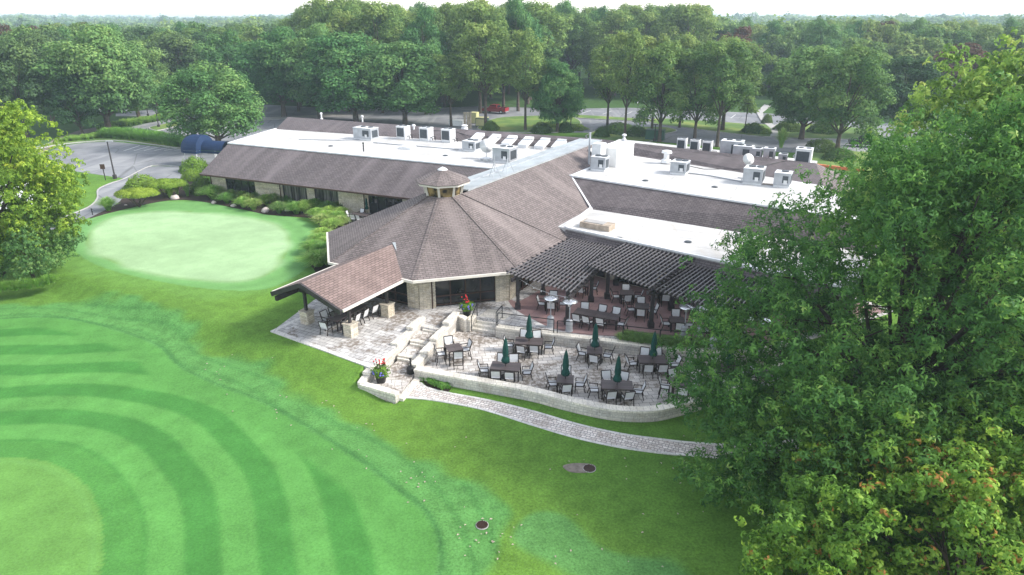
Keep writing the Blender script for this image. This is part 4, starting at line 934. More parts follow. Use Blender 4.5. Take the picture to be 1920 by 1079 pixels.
def place(key, loc, rz, label, cat, group=None, name=None):
    o = P_[key] if key not in used else copy_tree(P_[key]); used.add(key)
    if name: o.name = name
    o.location = loc; o.rotation_euler = (0, 0, rz); o['label'] = label; o['category'] = cat
    if group: o['group'] = group
    return o
jr = random.Random(3)
def chair(cx, cy, z, ang, dx, dy, face, label, hi=False, grp='chairs on the terraces'):
    ca, sa = math.cos(ang), math.sin(ang)
    place('hchair' if hi else 'chair', (cx+dx*ca-dy*sa+jr.uniform(-.09, .09), cy+dx*sa+dy*ca+jr.uniform(-.09, .09), z), ang+face+jr.uniform(-.3, .3), label, 'chair', grp)
def table(kind, px, py, z, ang, who, umb=False, drop=()):
    h = 1.02 if kind == 'th' else .74
    x, y, _ = at(px, py, z+h)
    w, l = {'t6': (1.75, 1.0), 't4': (.95, .95), 'th': (.95, .95)}[kind]
    place(kind, (x, y, z), ang, {'t6': 'rectangular plank table ', 't4': 'square plank table ', 'th': 'tall square bar table '}[kind]+who, 'table', 'tables on the terraces')
    if umb: place('umb', (x, y, z+.0), 0, 'closed green umbrella through the table '+who, 'umbrella', 'closed green umbrellas on the lower terrace')
    hi = kind == 'th'; dd = .28
    pos = []
    if kind == 't6': pos = [(-.45, l/2+dd, math.pi, 'back left'), (.45, l/2+dd, math.pi, 'back right'), (-.45, -l/2-dd, 0, 'front left'), (.45, -l/2-dd, 0, 'front right'), (-w/2-dd-.1, 0, -math.pi/2, 'left end'), (w/2+dd+.1, 0, math.pi/2, 'right end')]
    else: pos = [(0, l/2+dd, math.pi, 'back'), (0, -l/2-dd, 0, 'front'), (-w/2-dd, 0, -math.pi/2, 'left'), (w/2+dd, 0, math.pi/2, 'right')]
    for (dx, dy, f, nm) in pos:
        if nm in drop: continue
        chair(x, y, z, ang, dx, dy, f, ('tall ' if hi else '')+'white sling chair, %s, at table %s' % (nm, who), hi)
table('th', 851, 652, 0, R(22), 'nearest the stairs and walkway')
table('t6', 948, 687, 0, R(-9), 'by the front wall, leftmost', True)
table('t6', 992, 640, 0, R(-6), 'just right of the stone stairs', True)
table('t4', 1060, 711, 0, R(-8), 'in the front row, second umbrella', True)
table('t4', 1115, 657, 0, R(-7), 'below the left end of hedge', True)
table('t6', 1157, 722, 0, R(-5), 'in the front row, third umbrella', True)
table('t6', 1224, 674, 0, R(-3), 'below the hedge by the tree', True)
table('th', 1274, 716, 0, R(2), 'beside the crown of the big tree')
table('t6', 1366, 690, 0, R(4), 'behind the leaves of the big tree', True)
table('t4', 1430, 700, 0, R(8), 'rightmost, deep behind tree leaves')
table('t4', 1035, 562, U, R(-5), 'behind the two left heaters')
table('t4', 1176, 549, U, R(-6), 'at the back under the middle pergola')
table('t4', 1204, 574, U, R(-12), 'left of the tall pergola post')
table('t4', 1270, 600, U, R(-4), 'beside the right pair of heaters')
table('t4', 1092, 533, U, R(-10), 'under the left pergola panel')
table('t4', 1248, 548, U, R(-8), 'under the middle pergola near wall')
table('t4', 1313, 570, U, R(-6), 'under the right pergola panel')
table('t4', 1345, 612, U, R(-4), 'half hidden by tree and heaters')
# long table for eight
x, y, _ = at(1119, 589, U+.74); ang = R(-24); ca, sa = math.cos(ang), math.sin(ang)
for s, nm in ((-1, 'left'), (1, 'right')): place('t8', (x+s*.76*ca, y+s*.76*sa, U), ang, nm+' half of the long joined table on the red patio', 'table', 'tables on the terraces')
for i, dx in enumerate((-1.05, -.0, 1.05)): chair(x, y, U, ang, dx, .8, math.pi, 'white sling chair, far side, %s, at long joined table' % ('left', 'middle', 'right')[i])
for i, dx in enumerate((-1.1, -.3, .55)): chair(x, y, U, ang, dx, -.8, 0, 'white sling chair, near side, %s, at long joined table' % ('left', 'middle', 'right')[i])
chair(x, y, U, ang, 1.85, -.15, math.pi/2, 'white sling chair, right end, at long joined table')
# table in the gabled shelter
x, y, _ = lf(12.0, .35); ang = R(60); ca, sa = math.cos(ang), math.sin(ang)
for s, nm in ((-1, 'nearer'), (1, 'farther')): place('t8', (x+s*.76*ca, y+s*.76*sa, U), ang, nm+' half of the dark long table under the gabled shelter', 'table', 'tables on the terraces')
for i, dx in enumerate((-1.1, -.25, .6, 1.4)):
    chair(x, y, U, ang, dx, -.85, 0, 'white sling chair, lawn side, %s, under gabled shelter' % ('first', 'second', 'third', 'fourth')[i]); chair(x, y, U, ang, dx, .85, math.pi, 'white sling chair, far side, %s, under gabled shelter' % ('first', 'second', 'third', 'fourth')[i])
chair(x, y, U, ang, -2.0, 0, -math.pi/2, 'white sling chair, lawn end, under gabled shelter')
# small table by the left wing
surf('side_patio', pf([(648, 408), (655, 390), (690, 383), (770, 378), (790, 395), (700, 440), (660, 428)]), ZF-.2, U, 'paver_patio', 'small grey paved patio beside the left wing glazing', 'patio')
x, y, _ = at(676, 402, U+.74); place('t6', (x, y, U), R(-15), 'rectangular plank table on the small patio by left wing', 'table', 'tables on the terraces')
p = at(676, 396, U); place('umb', (p[0], p[1], U), 0, 'closed green umbrella against the left wing wall', 'umbrella', 'closed green umbrellas by the left wing')
p = at(689, 407, U); o = place('umb', (p[0], p[1], U), 0, 'closed green umbrella peeking above the rotunda roof edge', 'umbrella', 'closed green umbrellas by the left wing'); o.scale = (.75, .75, .8)
for dx, dy, f, nm in ((-1.2, 0, -math.pi/2, 'left end'), (-.4, -.8, 0, 'front left'), (.4, -.8, 0, 'front right'), (-.4, .8, math.pi, 'back left')): chair(x, y, U, R(-15), dx, dy, f, 'white sling chair, %s, by the left wing table' % nm)
# heaters
gh = 'patio heaters along the red patio edge'
for px, py, lb in ((1032, 614, 'steel patio heater left of the pergola front post'), (1067, 621, 'steel patio heater in front of the pergola front post'), (1282, 632, 'steel patio heater nearest the hedge end'), (1312, 634, 'steel patio heater second behind the hedge end'), (1336, 655, 'steel patio heater at the edge of the tree leaves'), (1362, 653, 'steel patio heater behind leaves, third from the right'), (1392, 655, 'steel patio heater behind leaves, second from the right'), (1425, 660, 'steel patio heater behind leaves, rightmost')):
    p = at(px, py, U); place('heat', p, 0, lb, 'patio heater', gh)
# fuel tank and bin
p = at(771, 700, 0); e = empty('ash_bin', p, 0, 'blue black cigarette bin with upright neck beside the path', 'ash bin')
m = MB(); m.lathe((0, 0, 0), [(.27, 0), (.27, .38), (.2, .44), (.07, .5)], 14); m.build('body', 'pot_black', e, False); m = MB(); m.lathe((0, 0, .48), [(.06, 0), (.05, .42), (.09, .44), (.08, .5)], 10); m.build('neck', 'pot_black', e)
p = at(644, 627, U); m = MB(); m.lathe((0, 0, 0), [(.09, 0), (.09, .5), (.05, .55), (.05, .6)], 8); o = m.build('bollard_light', 'black'); o.location = p; tag(o, 'short black bollard light beside the shelter plinth', 'bollard light')
p = at(703, 733, .05); m = MB(); m.box((0, 0, 0), (.7, .12, .18), R(-25)); o = m.build('wall_light', 'grey_metal'); o.location = (p[0]-.05, p[1]-.15, .02); tag(o, 'grey slot light low on the walkway foot wall', 'wall light')
p = at(947, 556, U); e = empty('notice_stand', (p[0]+.2, p[1]+.2, U), R(-20), 'thin black notice stand with a pale plate by the glass wall', 'sign'); m = MB(); m.tube([(0, 0, 0), (0, 0, 1.5)], .03); m.lathe((0, 0, 0), [(.2, 0), (.2, .03)], 12); m.build('post', 'black', e); m = MB(); m.box((0, -.03, 1.6), (.32, .03, .42)); m.build('plate', 'white_metal', e)
# parked pickup truck: seen from the rear quarter
def truck(loc, rz, label, paint='red_paint', cat='pickup truck'):
    e = empty('pickup_truck', loc, rz, label, cat)
    prof = [(-2.7, .45), (-2.7, 1.05), (-.95, 1.08), (-.85, 1.12), (-.6, 1.78), (.75, 1.80), (1.3, 1.15), (2.55, 1.02), (2.7, .85), (2.7, .42)]
    m = MB(); n = len(prof)
    for s in (-1, 1):
        for (x, z) in prof: m.v.append((x, s*(.97 if z < 1.2 else .80), z))
    m.f = [tuple(range(n)), tuple(range(2*n-1, n-1, -1))]+[(i, n+i, n+(i+1) % n, (i+1) % n) for i in range(n)]; m.mi = [0]*len(m.f); m.build('body', paint, e)
    m = MB(); m.box((-1.75, 0, 1.09), (1.55, 1.6, .03)); m.build('cargo_bed', 'rubber', e)
    m = MB()
    for s in (-1, 1): m.box((-1.78, s*.9, 1.17), (1.8, .12, .2))
    m.box((-2.66, 0, 1.16), (.1, 1.85, .22)); m.build('bed_side', paint, e)
    for nm, v in (('rear_window', [(-.88, -.7, 1.2), (-.88, .7, 1.2), (-.66, .66, 1.7), (-.66, -.66, 1.7)]), ('windscreen', [(1.3, -.78, 1.2), (1.3, .78, 1.2), (.82, .72, 1.74), (.82, -.72, 1.74)])):
        m = MB(); m.add(v+[(x+(-.03 if x < 0 else .03), y, z+.02) for x, y, z in v], [(0, 1, 2, 3), (7, 6, 5, 4), (0, 4, 5, 1), (1, 5, 6, 2), (2, 6, 7, 3), (3, 7, 4, 0)]); m.build(nm, 'glass_dark', e)
    for s in (-1, 1):
        m = MB(); v = [(-.72, s*.93, 1.22), (1.05, s*.93, 1.22), (.72, s*.83, 1.7), (-.55, s*.83, 1.7)]; m.add(v+[(x, y-s*.1, z) for x, y, z in v], [(0, 1, 2, 3), (7, 6, 5, 4), (0, 4, 5, 1), (1, 5, 6, 2), (2, 6, 7, 3), (3, 7, 4, 0)]); m.build('side_window', 'glass_dark', e)
        for x in (-1.75, 1.75):
            m = MB(); m.tube([(x, s*.78, .38), (x, s*1.0, .38)], .39, 16); w = m.build('wheel', 'rubber', e); m = MB(); m.tube([(x, s*.99, .38), (x, s*1.015, .38)], .22, 12); m.build('rim', 'steel', w)
        m = MB(); m.box((-2.72, s*.86, .9), (.05, .16, .3)); m.build('tail_light', 'red_paint', e)
        m = MB(); m.box((2.68, s*.75, .82), (.06, .3, .16)); m.build('headlight', 'steel', e)
    m = MB(); m.box((-2.78, 0, .5), (.16, 1.8, .16)); m.box((2.76, 0, .5), (.14, 1.85, .2)); m.build('bumper', 'steel', e); return e
p = at(929, 213, ZF+.02); truck((p[0], p[1], ZF+.02), R(155), 'red pickup truck parked beyond the ridge under the trees')
p = at(230, 218, ZF+.02); truck((p[0]-4, p[1]+4, ZF+.02), R(200), 'white and blue pickup parked under the left trees', 'white_metal')
p = at(1590, 272, ZF+.02); truck((p[0]+2, p[1]-2, ZF+.02), R(160), 'dark vehicle parked off the right end of the roof', 'black', 'pickup truck')
# lamp posts and signs
def lamp(px, py, topy, label, arm=True):
    p = at(px, py, ZF); h = topz(topy, p[1])-ZF; e = empty('lamp_post', p, 0, label, 'lamp post', 'lamp posts round the car parks')
    m = MB(); m.tube([(0, 0, 0), (0, 0, h)], [.10, .07], 8); m.lathe((0, 0, 0), [(.25, 0), (.25, .5), (.14, .55)], 10); m.build('post', 'dark_timber', e)
    m = MB(); m.box((.3 if arm else 0, 0, h+.04), (.8, .3, .10)); m.build('lamp_head', 'grey_metal' if arm else 'black', e)
lamp(216, 336, 266, 'tall dark lamp post at the edge of the left car park')
lamp(298, 240, 202, 'thin dark lamp post on the small car park island', False)
lamp(278, 219, 180, 'thin dark lamp post beyond the upper left drive', False)
lamp(1070, 244, 208, 'thin lamp post on the hedge island', False)
lamp(1396, 249, 195, 'thin lamp post at the right end of the grass strip', False)
lamp(1227, 266, 235, 'short pale post among the rear trees', False)
def signpost(px, py, h, w, pl, label, mat='brown_trim'):
    p = at(px, py, ZF); e = empty('sign_post', p, R(10), label, 'sign'); m = MB(); m.box((0, 0, h/2), (.09, .09, h)); m.build('post', 'dark_timber', e); m = MB(); m.box((0, -.06, h-.15), (w, .05, pl)); m.build('plate', mat, e)
signpost(198, 339, 1.9, .55, .6, 'small brown sign left of the tall lamp post')
signpost(1196, 203, 1.6, .5, .9, 'small white sign at the edge of the far woods', 'white_paint')
for i, (px, py) in enumerate(((174, 404), (136, 418), (117, 426))):
    p = at(px, py, ZF); m = MB(); m.lathe((0, 0, 0), [(.05, 0), (.05, .55), (.07, .58), (.07, .7)], 8); o = m.build('path_bollard', 'black'); o.location = p
    tag(o, ('short black bollard light where the path meets the mulch bed', 'middle short black bollard light along the cart path', 'short black bollard light nearest the lime green tree')[i], 'bollard light', 'bollards along the cart path')
p = at(131, 424, ZF); m = MB(); m.box((0, 0, .07), (.35, .3, .14), R(20)); m.box((0, 0, .15), (.28, .22, .03), R(20)); o = m.build('tee_marker', 'white_paint'); o.location = p; tag(o, 'small white box in the grass beside the cart path', 'marker')
# houses far off
for i, (px, Yd) in enumerate(((400, 520), (413, 540), (382, 535), (50, 600), (1500, 560))):
    x = (px-960)/FOC*Yd*1.06; e = empty('house', (x, Yd, ZF), R(20*i), 'pale distant house %s among hazy trees' % ('with broad roof right of its neighbours', 'at the back of the cluster', 'at the left of the cluster', 'alone at the far left', 'alone at the far right')[i] , 'house')
    m = MB(); m.box((0, 0, 3), (13, 9, 6.2)); m.build('wall', 'house_wall', e)
    m = MB(); m.add([(-7, -5, 6), (7, -5, 6), (7, 5, 6), (-7, 5, 6), (-5, 0, 9), (5, 0, 9)], [(0, 1, 5, 4), (2, 3, 4, 5), (1, 2, 5), (3, 0, 4), (3, 2, 1, 0)]); m.build('roof', 'house_roof', e)
    for k in (-4, 0, 4): m = MB(); m.box((k, -4.53, 3.5), (1.4, .08, 1.8)); m.build('window', 'glass_dark', e)
# ---------------------------------------------------------------- foliage
rg = np.random.default_rng(11)
def unit_dirs(n):
    v = rg.normal(size=(n, 3)); return v/np.linalg.norm(v, axis=1, keepdims=True)
def leaf_mesh(name, P, N, size, tint, mat, aspect=.55, droop=.25, D=None):
    """one bent four-cornered leaf (or spray) per point"""
    n = len(P); N = N/np.linalg.norm(N, axis=1, keepdims=True)
    r = unit_dirs(n); T = np.cross(N, r) if D is None else D-N*np.sum(D*N, 1, keepdims=True); T /= np.linalg.norm(T, axis=1, keepdims=True)+1e-9; B = np.cross(N, T)
    s = (size*rg.uniform(.65, 1.3, n))[:, None]
    a = P-T*s*.5-N*s*droop*.3; b = P+B*s*aspect*.5+N*s*.10; c = P+T*s*.5-N*s*droop*.6; d = P-B*s*aspect*.5+N*s*.10
    co = np.stack([a, b, c, d], 1).reshape(-1, 3).astype(np.float32)
    me = bpy.data.meshes.new(name); me.vertices.add(4*n); me.loops.add(4*n); me.polygons.add(n)
    me.vertices.foreach_set('co', co.ravel()); me.loops.foreach_set('vertex_index', np.arange(4*n, dtype=np.int32))
    me.polygons.foreach_set('loop_start', np.arange(0, 4*n, 4, dtype=np.int32)); me.update(calc_edges=True)
    at_ = me.attributes.new('tint', 'FLOAT', 'POINT'); at_.data.foreach_set('value', np.repeat(np.clip(tint, 0, 1), 4).astype(np.float32))
    me.materials.append(MAT[mat]); return me
def whorl(P, N, T, k, size):
    N = N/np.linalg.norm(N, axis=1, keepdims=True); r = unit_dirs(len(P)); A = np.cross(N, r); A /= np.linalg.norm(A, axis=1, keepdims=True)+1e-9; B = np.cross(N, A); o = []
    for i in range(k):
        a = 6.283*i/k+rg.uniform(-.4, .4, len(P)); D = A*np.cos(a)[:, None]+B*np.sin(a)[:, None]; o.append((P+D*size*.42+N*size*.05*i, N+D*.45, T+rg.normal(size=len(P))*.06, D))
    return [np.concatenate([x[j] for x in o]) for j in range(4)]
def puff_cloud(puffs, per, leaf, under=-.35, tvar=.22, shell=(.62, 1.06)):
    """puffs: list of (x,y,z,r,tint)"""
    Ps, Ns, Ts = [], [], []
    for (x, y, z, r, t) in puffs:
        n = max(6, int(per*r*r)); d = unit_dirs(int(n*1.5)); d = d[d[:, 2] > under-.4*rg.random(len(d))][:n]
        lump = 1+.22*np.sin(d[:, 0]*5+x)*np.sin(d[:, 1]*5+y)+.12*np.sin(d[:, 2]*9+z)
        rad = r*rg.uniform(shell[0], shell[1], len(d))*lump
        p = np.array((x, y, z))+d*rad[:, None]*np.array((1, 1, .82))
        Ps.append(p); Ns.append(d*1.0+np.array((0, 0, .45))+rg.normal(size=d.shape)*.28); Ts.append(t+rg.normal(size=len(d))*tvar*.6+.04*d[:, 2])  # puff tops tinted slightly lighter: sun leaves, plus light painted in
    return np.concatenate(Ps), np.concatenate(Ns), np.concatenate(Ts)
def crown_puffs(rx, rz, zc, nl, per_lobe, r_p, seed, flat=.0, taper=0.0, zmin=None):
    q = random.Random(seed); out = []; lobes = []
    for i in range(nl):
        # golden spiral lobes over an ellipsoid, jittered
        u = 1-2*(i+.5)/nl; u = u*.95+.08; ph = i*2.39996+q.uniform(-.5, .5); s = math.sqrt(max(0, 1-u*u)); k = q.uniform(.60, .86)
        tp = 1-taper*max(0, u)
        c = (rx*k*s*math.cos(ph)*tp, rx*k*s*math.sin(ph)*tp, zc+rz*k*u*1.08); lobes.append(c); lt = q.uniform(.18, .62)+.12*u
        lr = rx*q.uniform(.22, .36)
        for j in range(per_lobe):
            v = Vector((q.gauss(0, 1), q.gauss(0, 1), q.gauss(0, 1)*.8+.25)).normalized()*lr*q.uniform(.45, 1.0)
            z = c[2]+v.z*rz/rx
            if zmin is not None and z < zmin: z = zmin+q.uniform(0, .8)
            out.append((c[0]+v.x, c[1]+v.y, z, r_p*q.uniform(.65, 1.3), lt+q.uniform(-.12, .12)))
    return out, lobes
def trunk_mesh(name, h0, r0, lobes, seed, mat='bark', lean=(0, 0), n=8, twigs=None, frac=.42):
    q = random.Random(seed); m = MB(); top = max(l[2] for l in lobes)*.86
    pts = [(0, 0, -.3), (0, 0, .25)]; k = 6
    for i in range(1, k+1): z = top*i/k; pts.append((lean[0]*z+q.uniform(-.12, .12)*i*.4, lean[1]*z+q.uniform(-.12, .12)*i*.4, z))
    m.tube(pts, [r0*1.5, r0*1.08]+[r0*(1-.85*i/k) for i in range(1, k+1)], n)
    for l in lobes:
        zb = min(top*.9, max(h0, l[2]*frac*q.uniform(.9, 1.3))); t = zb/top
        b = Vector((lean[0]*zb, lean[1]*zb, zb)); e = Vector(l); mid = b.lerp(e, .5)+Vector((q.uniform(-.3, .3), q.uniform(-.3, .3), q.uniform(-.1, .5)))
        rr = r0*(1-.8*t)*.55; m.tube([b, mid, e], [rr, rr*.6, rr*.18], 6)
        if twigs:
            for _ in range(twigs):
                d = Vector((q.gauss(0, 1), q.gauss(0, 1), q.gauss(0, .6)+.3)).normalized(); s = mid.lerp(e, q.uniform(0, 1)); m.tube([s, s+d*q.uniform(.8, 2.0)], [rr*.3, rr*.08], 4)
    me = m.build(name, mat, None, True, uv=False); return me
def make_tree(name, rx, rz, zc, nl, pl, rp, per, leafsize, mat, seed, bark='bark', h0=2.5, r0=.35, taper=0, fork=None, zmin=None, under=-.35, twigs=None, aspect=.55, lean=(0, 0)):
    puffs, lobes = crown_puffs(rx, rz, zc, nl, pl, rp, seed, taper=taper, zmin=zmin)
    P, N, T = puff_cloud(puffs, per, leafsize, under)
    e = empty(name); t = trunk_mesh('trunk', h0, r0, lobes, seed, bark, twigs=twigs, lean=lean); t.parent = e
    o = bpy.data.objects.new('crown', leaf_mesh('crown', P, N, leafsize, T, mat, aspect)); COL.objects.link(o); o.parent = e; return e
TR = {}
# unit designs about 20 m tall, scaled per place
TR['oakA'] = make_tree('oak_tree', 6.6, 8.2, 12.2, 17, 9, 1.45, 52, .52, 'leaf_wood', 1, h0=4, r0=.42)
TR['oakB'] = make_tree('oak_tree', 7.2, 7.6, 12.0, 19, 9, 1.5, 50, .52, 'leaf_oak', 2, h0=3.6, r0=.45)
TR['tall'] = make_tree('deciduous_tree', 4.6, 7.4, 13.0, 14, 8, 1.25, 56, .46, 'leaf_wood', 3, h0=6, r0=.3)
TR['dark'] = make_tree('deciduous_tree', 6.4, 7.8, 11.2, 16, 9, 1.5, 50, .54, 'leaf_dark', 4, h0=3, r0=.42)
TR['round'] = make_tree('shade_tree', 6.6, 6.4, 7.6, 22, 10, 1.2, 80, .40, 'leaf_oak', 5, h0=1.6, r0=.42, zmin=1.8)
TR['broad'] = make_tree('oak_tree', 7.6, 8.4, 10.4, 26, 11, 1.55, 50, .55, 'leaf_oak', 12, h0=2.5, r0=.5, zmin=2.6)
TR['cone'] = make_tree('conifer_tree', 5.0, 9.0, 10.0, 20, 8, 1.15, 80, .40, 'leaf_dark', 6, h0=2, r0=.3, taper=.75, zmin=2.2)
TR['low'] = make_tree('deciduous_tree', 6.2, 6.0, 9.6, 14, 7, 1.6, 26, .85, 'leaf_wood', 7, h0=3, r0=.4)
TR['rust'] = make_tree('copper_tree', 6.0, 6.0, 10, 12, 7, 1.5, 26, .85, 'leaf_rust', 8, h0=3, r0=.4)
tused = set()
def tree(key, x, y, z, s, sz, label, cat='tree', group=None, rz=None):
    o = TR[key] if key not in tused else copy_tree(TR[key]); tused.add(key)
    o.location = (x, y, z); o.scale = (s, s, sz); o.rotation_euler = (0, 0, rnd.uniform(0, 6.28) if rz is None else rz)
    o['label'] = label; o['category'] = cat
    if group: o['group'] = group
    return o
H_ = {'broad': 19.2, 'oakA': 20.6, 'oakB': 20.0, 'tall': 20.8, 'dark': 19.2, 'round': 14.4, 'cone': 19, 'low': 16, 'rust': 16}
W_ = {'broad': 8.0, 'oakA': 6.9, 'oakB': 7.5, 'tall': 4.9, 'dark': 6.8, 'round': 6.9, 'cone': 5.0, 'low': 6.5, 'rust': 6.3}
def ptree(key, px, py, topy, hw, label):
    x, y, _ = at(px, py, ZF); h = topz(topy, y)-ZF; d = y*CP-(ZF-CH)*SP; w = hw/FOC*d
    return tree(key, x, y, ZF, w/W_[key], h/H_[key], label)
front = [('round', 412, 281, 126, 92, 'rounded shade tree at the left end of the clubhouse roof'),
 ('dark', 52, 258, 72, 62, 'dark broad tree at far left above the lime tree'), ('cone', 155, 256, 135, 46, 'dark conical tree left of the car park'),
 ('broad', 205, 248, 48, 92, 'tallest dark green tree over the left car park'), ('oakB', 262, 228, 78, 60, 'dark oak at the end of the planted strip'),
 ('tall', 298, 216, 112, 36, 'slim dark tree right of the planted strip'), ('dark', 350, 196, 62, 66, 'dark woodland tree above the rounded shade tree'),
 ('dark', 100, 228, 62, 66, 'dark tree between the two far left trees'), ('oakB', 440, 205, 66, 56, 'dark green tree behind the rounded shade tree'), ('dark', 395, 185, 58, 52, 'deep green tree standing before the far houses'),
 ('broad', 533, 220, 52, 76, 'broad oak behind the left end of the ridge'), ('broad', 600, 224, 46, 66, 'thick trunked oak behind the left ridge vents'),
 ('broad', 668, 233, 62, 88, 'large pale topped oak in the middle of the rear row'), ('broad', 760, 236, 78, 82, 'large oak crown leaning over the condensers'),
 ('tall', 846, 238, 98, 44, 'young narrow oak between the big oak and the cabinets'), ('tall', 911, 241, 38, 54, 'tall forked tree in front of the red truck'),
 ('tall', 944, 206, 30, 48, 'tall tree with bare trunk right of the red truck'), ('tall', 985, 246, 52, 46, 'dense tree left of the hedge island'),
 ('broad', 1045, 249, 112, 50, 'lower bushy oak on the hedge island'), ('tall', 1138, 247, 64, 44, 'forked trunk tree behind the clipped hedges'),
 ('tall', 1171, 263, 52, 44, 'tall oak rising right behind the clipped hedges'), ('tall', 1222, 247, 62, 42, 'shaded tree behind the long green cabinet'),
 ('oakA', 1236, 267, 82, 58, 'broad tree with a pale trunk by the short post'), ('tall', 1274, 240, 60, 40, 'tree on the sunlit strip left of the condensers'),
 ('oakA', 1302, 264, 84, 54, 'tree behind the three small condensers'), ('tall', 1344, 276, 72, 52, 'tall tree with dark trunk right of the condensers'),
 ('oakA', 1354, 246, 74, 66, 'yellow green tree at the right end of the rear row'), ('broad', 1502, 262, 86, 78, 'broad dark tree beside the pale sidewalk'),
 ('oakA', 1568, 290, 92, 70, 'tree with a dark trunk off the right roof end'), ('dark', 1680, 262, 104, 66, 'dark tree behind the top of the biggest tree'),
 ('rust', 1790, 230, 92, 58, 'reddish brown leaved tree above the big oak'), ('dark', 1880, 220, 50, 80, 'tall dark tree at the right edge skyline'),
 ('low', 1450, 172, 62, 36, 'pale green tree above the sidewalk gap'), ('low', 1600, 200, 74, 46, 'mid green tree behind the broad dark tree'),
 ('low', 1700, 190, 66, 54, 'olive tree in the right middle distance'), ('low', 30, 190, 64, 70, 'olive green tree at the left edge middle distance')]
for f in front: ptree(*f)
# the wood behind: counted trees first, by distance; farther ones as one mass
def clear(x, y):
    px = 960+FOC*x/(y*CP-(10-CH)*SP)
    if 365 < px < 425 and y > 250 and y < 560: return True
    return False
spots = []
q = random.Random(21)
for ring in range(34):
    y0 = 150+ring*7.5*(1+ring*.045)
    hwid = y0*.86+12; x = -hwid
    while x < hwid:
        x += q.uniform(7.5, 11.5)*(1+ring*.02); yy = y0+q.uniform(-3.5, 3.5); px = 960+FOC*x/(yy*CP-(10-CH)*SP)
        if not -90 < px < 2010: continue
        d = yy*CP
        if px > 1010 and yy < 176: continue
        if 1400 < px < 1500 and yy < 205: continue
        if 210 < px < 500 and yy < 176: continue
        if px < 210 and yy < 160 and px > 130: continue
        if clear(x, yy): continue
        spots.append((x, yy, px))
print('spots', len(spots))
N_IND = 215
for i, (x, y, px) in enumerate(spots[:N_IND]):
    mid = 560 < px < 1330
    hh = q.uniform(20.0, 22.8) if mid else q.uniform(13.5, 17.2)
    if px > 1330: hh = q.uniform(13.5, 18.0)
    key = q.choice(['tall', 'oakA', 'tall', 'oakA', 'oakB']) if mid else q.choice(['oakB', 'dark', 'low', 'oakA', 'low'])
    if not mid and q.random() < .03: key = 'rust'
    w = q.uniform(5.0, 7.2)
    nm = 'tall green deciduous tree in the dense wood behind the clubhouse' if mid else ('green deciduous tree in the wood left of the tall stand' if px < 700 else 'green deciduous tree in the wood right of the tall stand')
    gr = None
    if key == 'rust': nm = 'rust brown crowned tree standing among the green woods'; gr = 'rust brown trees in the wood'
    tree(key, x, y, ZF, w/W_[key], hh/H_[key], nm, 'tree', gr if gr else 'trees of the wood, middle block' if mid else ('trees of the wood, left side' if px < 700 else 'trees of the wood, right side'))
far = spots[N_IND:]; y = 430
while y < 2600:
    st = 10+y*.022; x = -y*.86
    while x < y*.86:
        x += st*q.uniform(.75, 1.25); yy = y+q.uniform(-.5, .5)*st
        if not clear(x, yy): far.append((x, yy, 0))
    y += st*1.15
print('far', len(far))
Ps, Ns, Ts, Ss = [], [], [], []
for (x, y, _) in far:
    sc = 1+max(0, y-500)/900; r = q.uniform(4.6, 7.5)*sc; h = q.uniform(11, 17.5)+3*math.sin(x*.011+y*.004)+(2.5 if y > 900 else 0)+(5*q.random() if q.random() < .06 else 0); t0 = q.uniform(.05, .8)
    n = int(min(260, max(60, 90000/y))); d = unit_dirs(n); d[:, 2] = np.abs(d[:, 2])*1.0-.15*rg.random(n)
    lum = 1+.28*np.sin(d[:, 0]*5+x)*np.sin(d[:, 1]*5+y); rr = r*rg.uniform(.75, 1.05, n)*lum
    p = np.array((x, y, h-r*.8))+d*rr[:, None]*np.array((1, 1, .8)); lowm = rg.random(n) < .25; p[lowm, 2] -= rg.random(lowm.sum())*r*.8
    Ps.append(p); Ns.append(d+np.array((0, 0, .4))+rg.normal(size=d.shape)*.35); Ts.append(t0+rg.normal(size=n)*.13); Ss.append(np.full(n, r*(.24 if n > 150 else .40)))
me = leaf_mesh('far_woodland', np.concatenate(Ps), np.concatenate(Ns), np.concatenate(Ss), np.concatenate(Ts), 'leaf_wood', .8)
o = bpy.data.objects.new('far_woodland', me); COL.objects.link(o); tag(o, 'hazy blue green woodland canopy reaching to the horizon', 'woodland', kind='stuff')
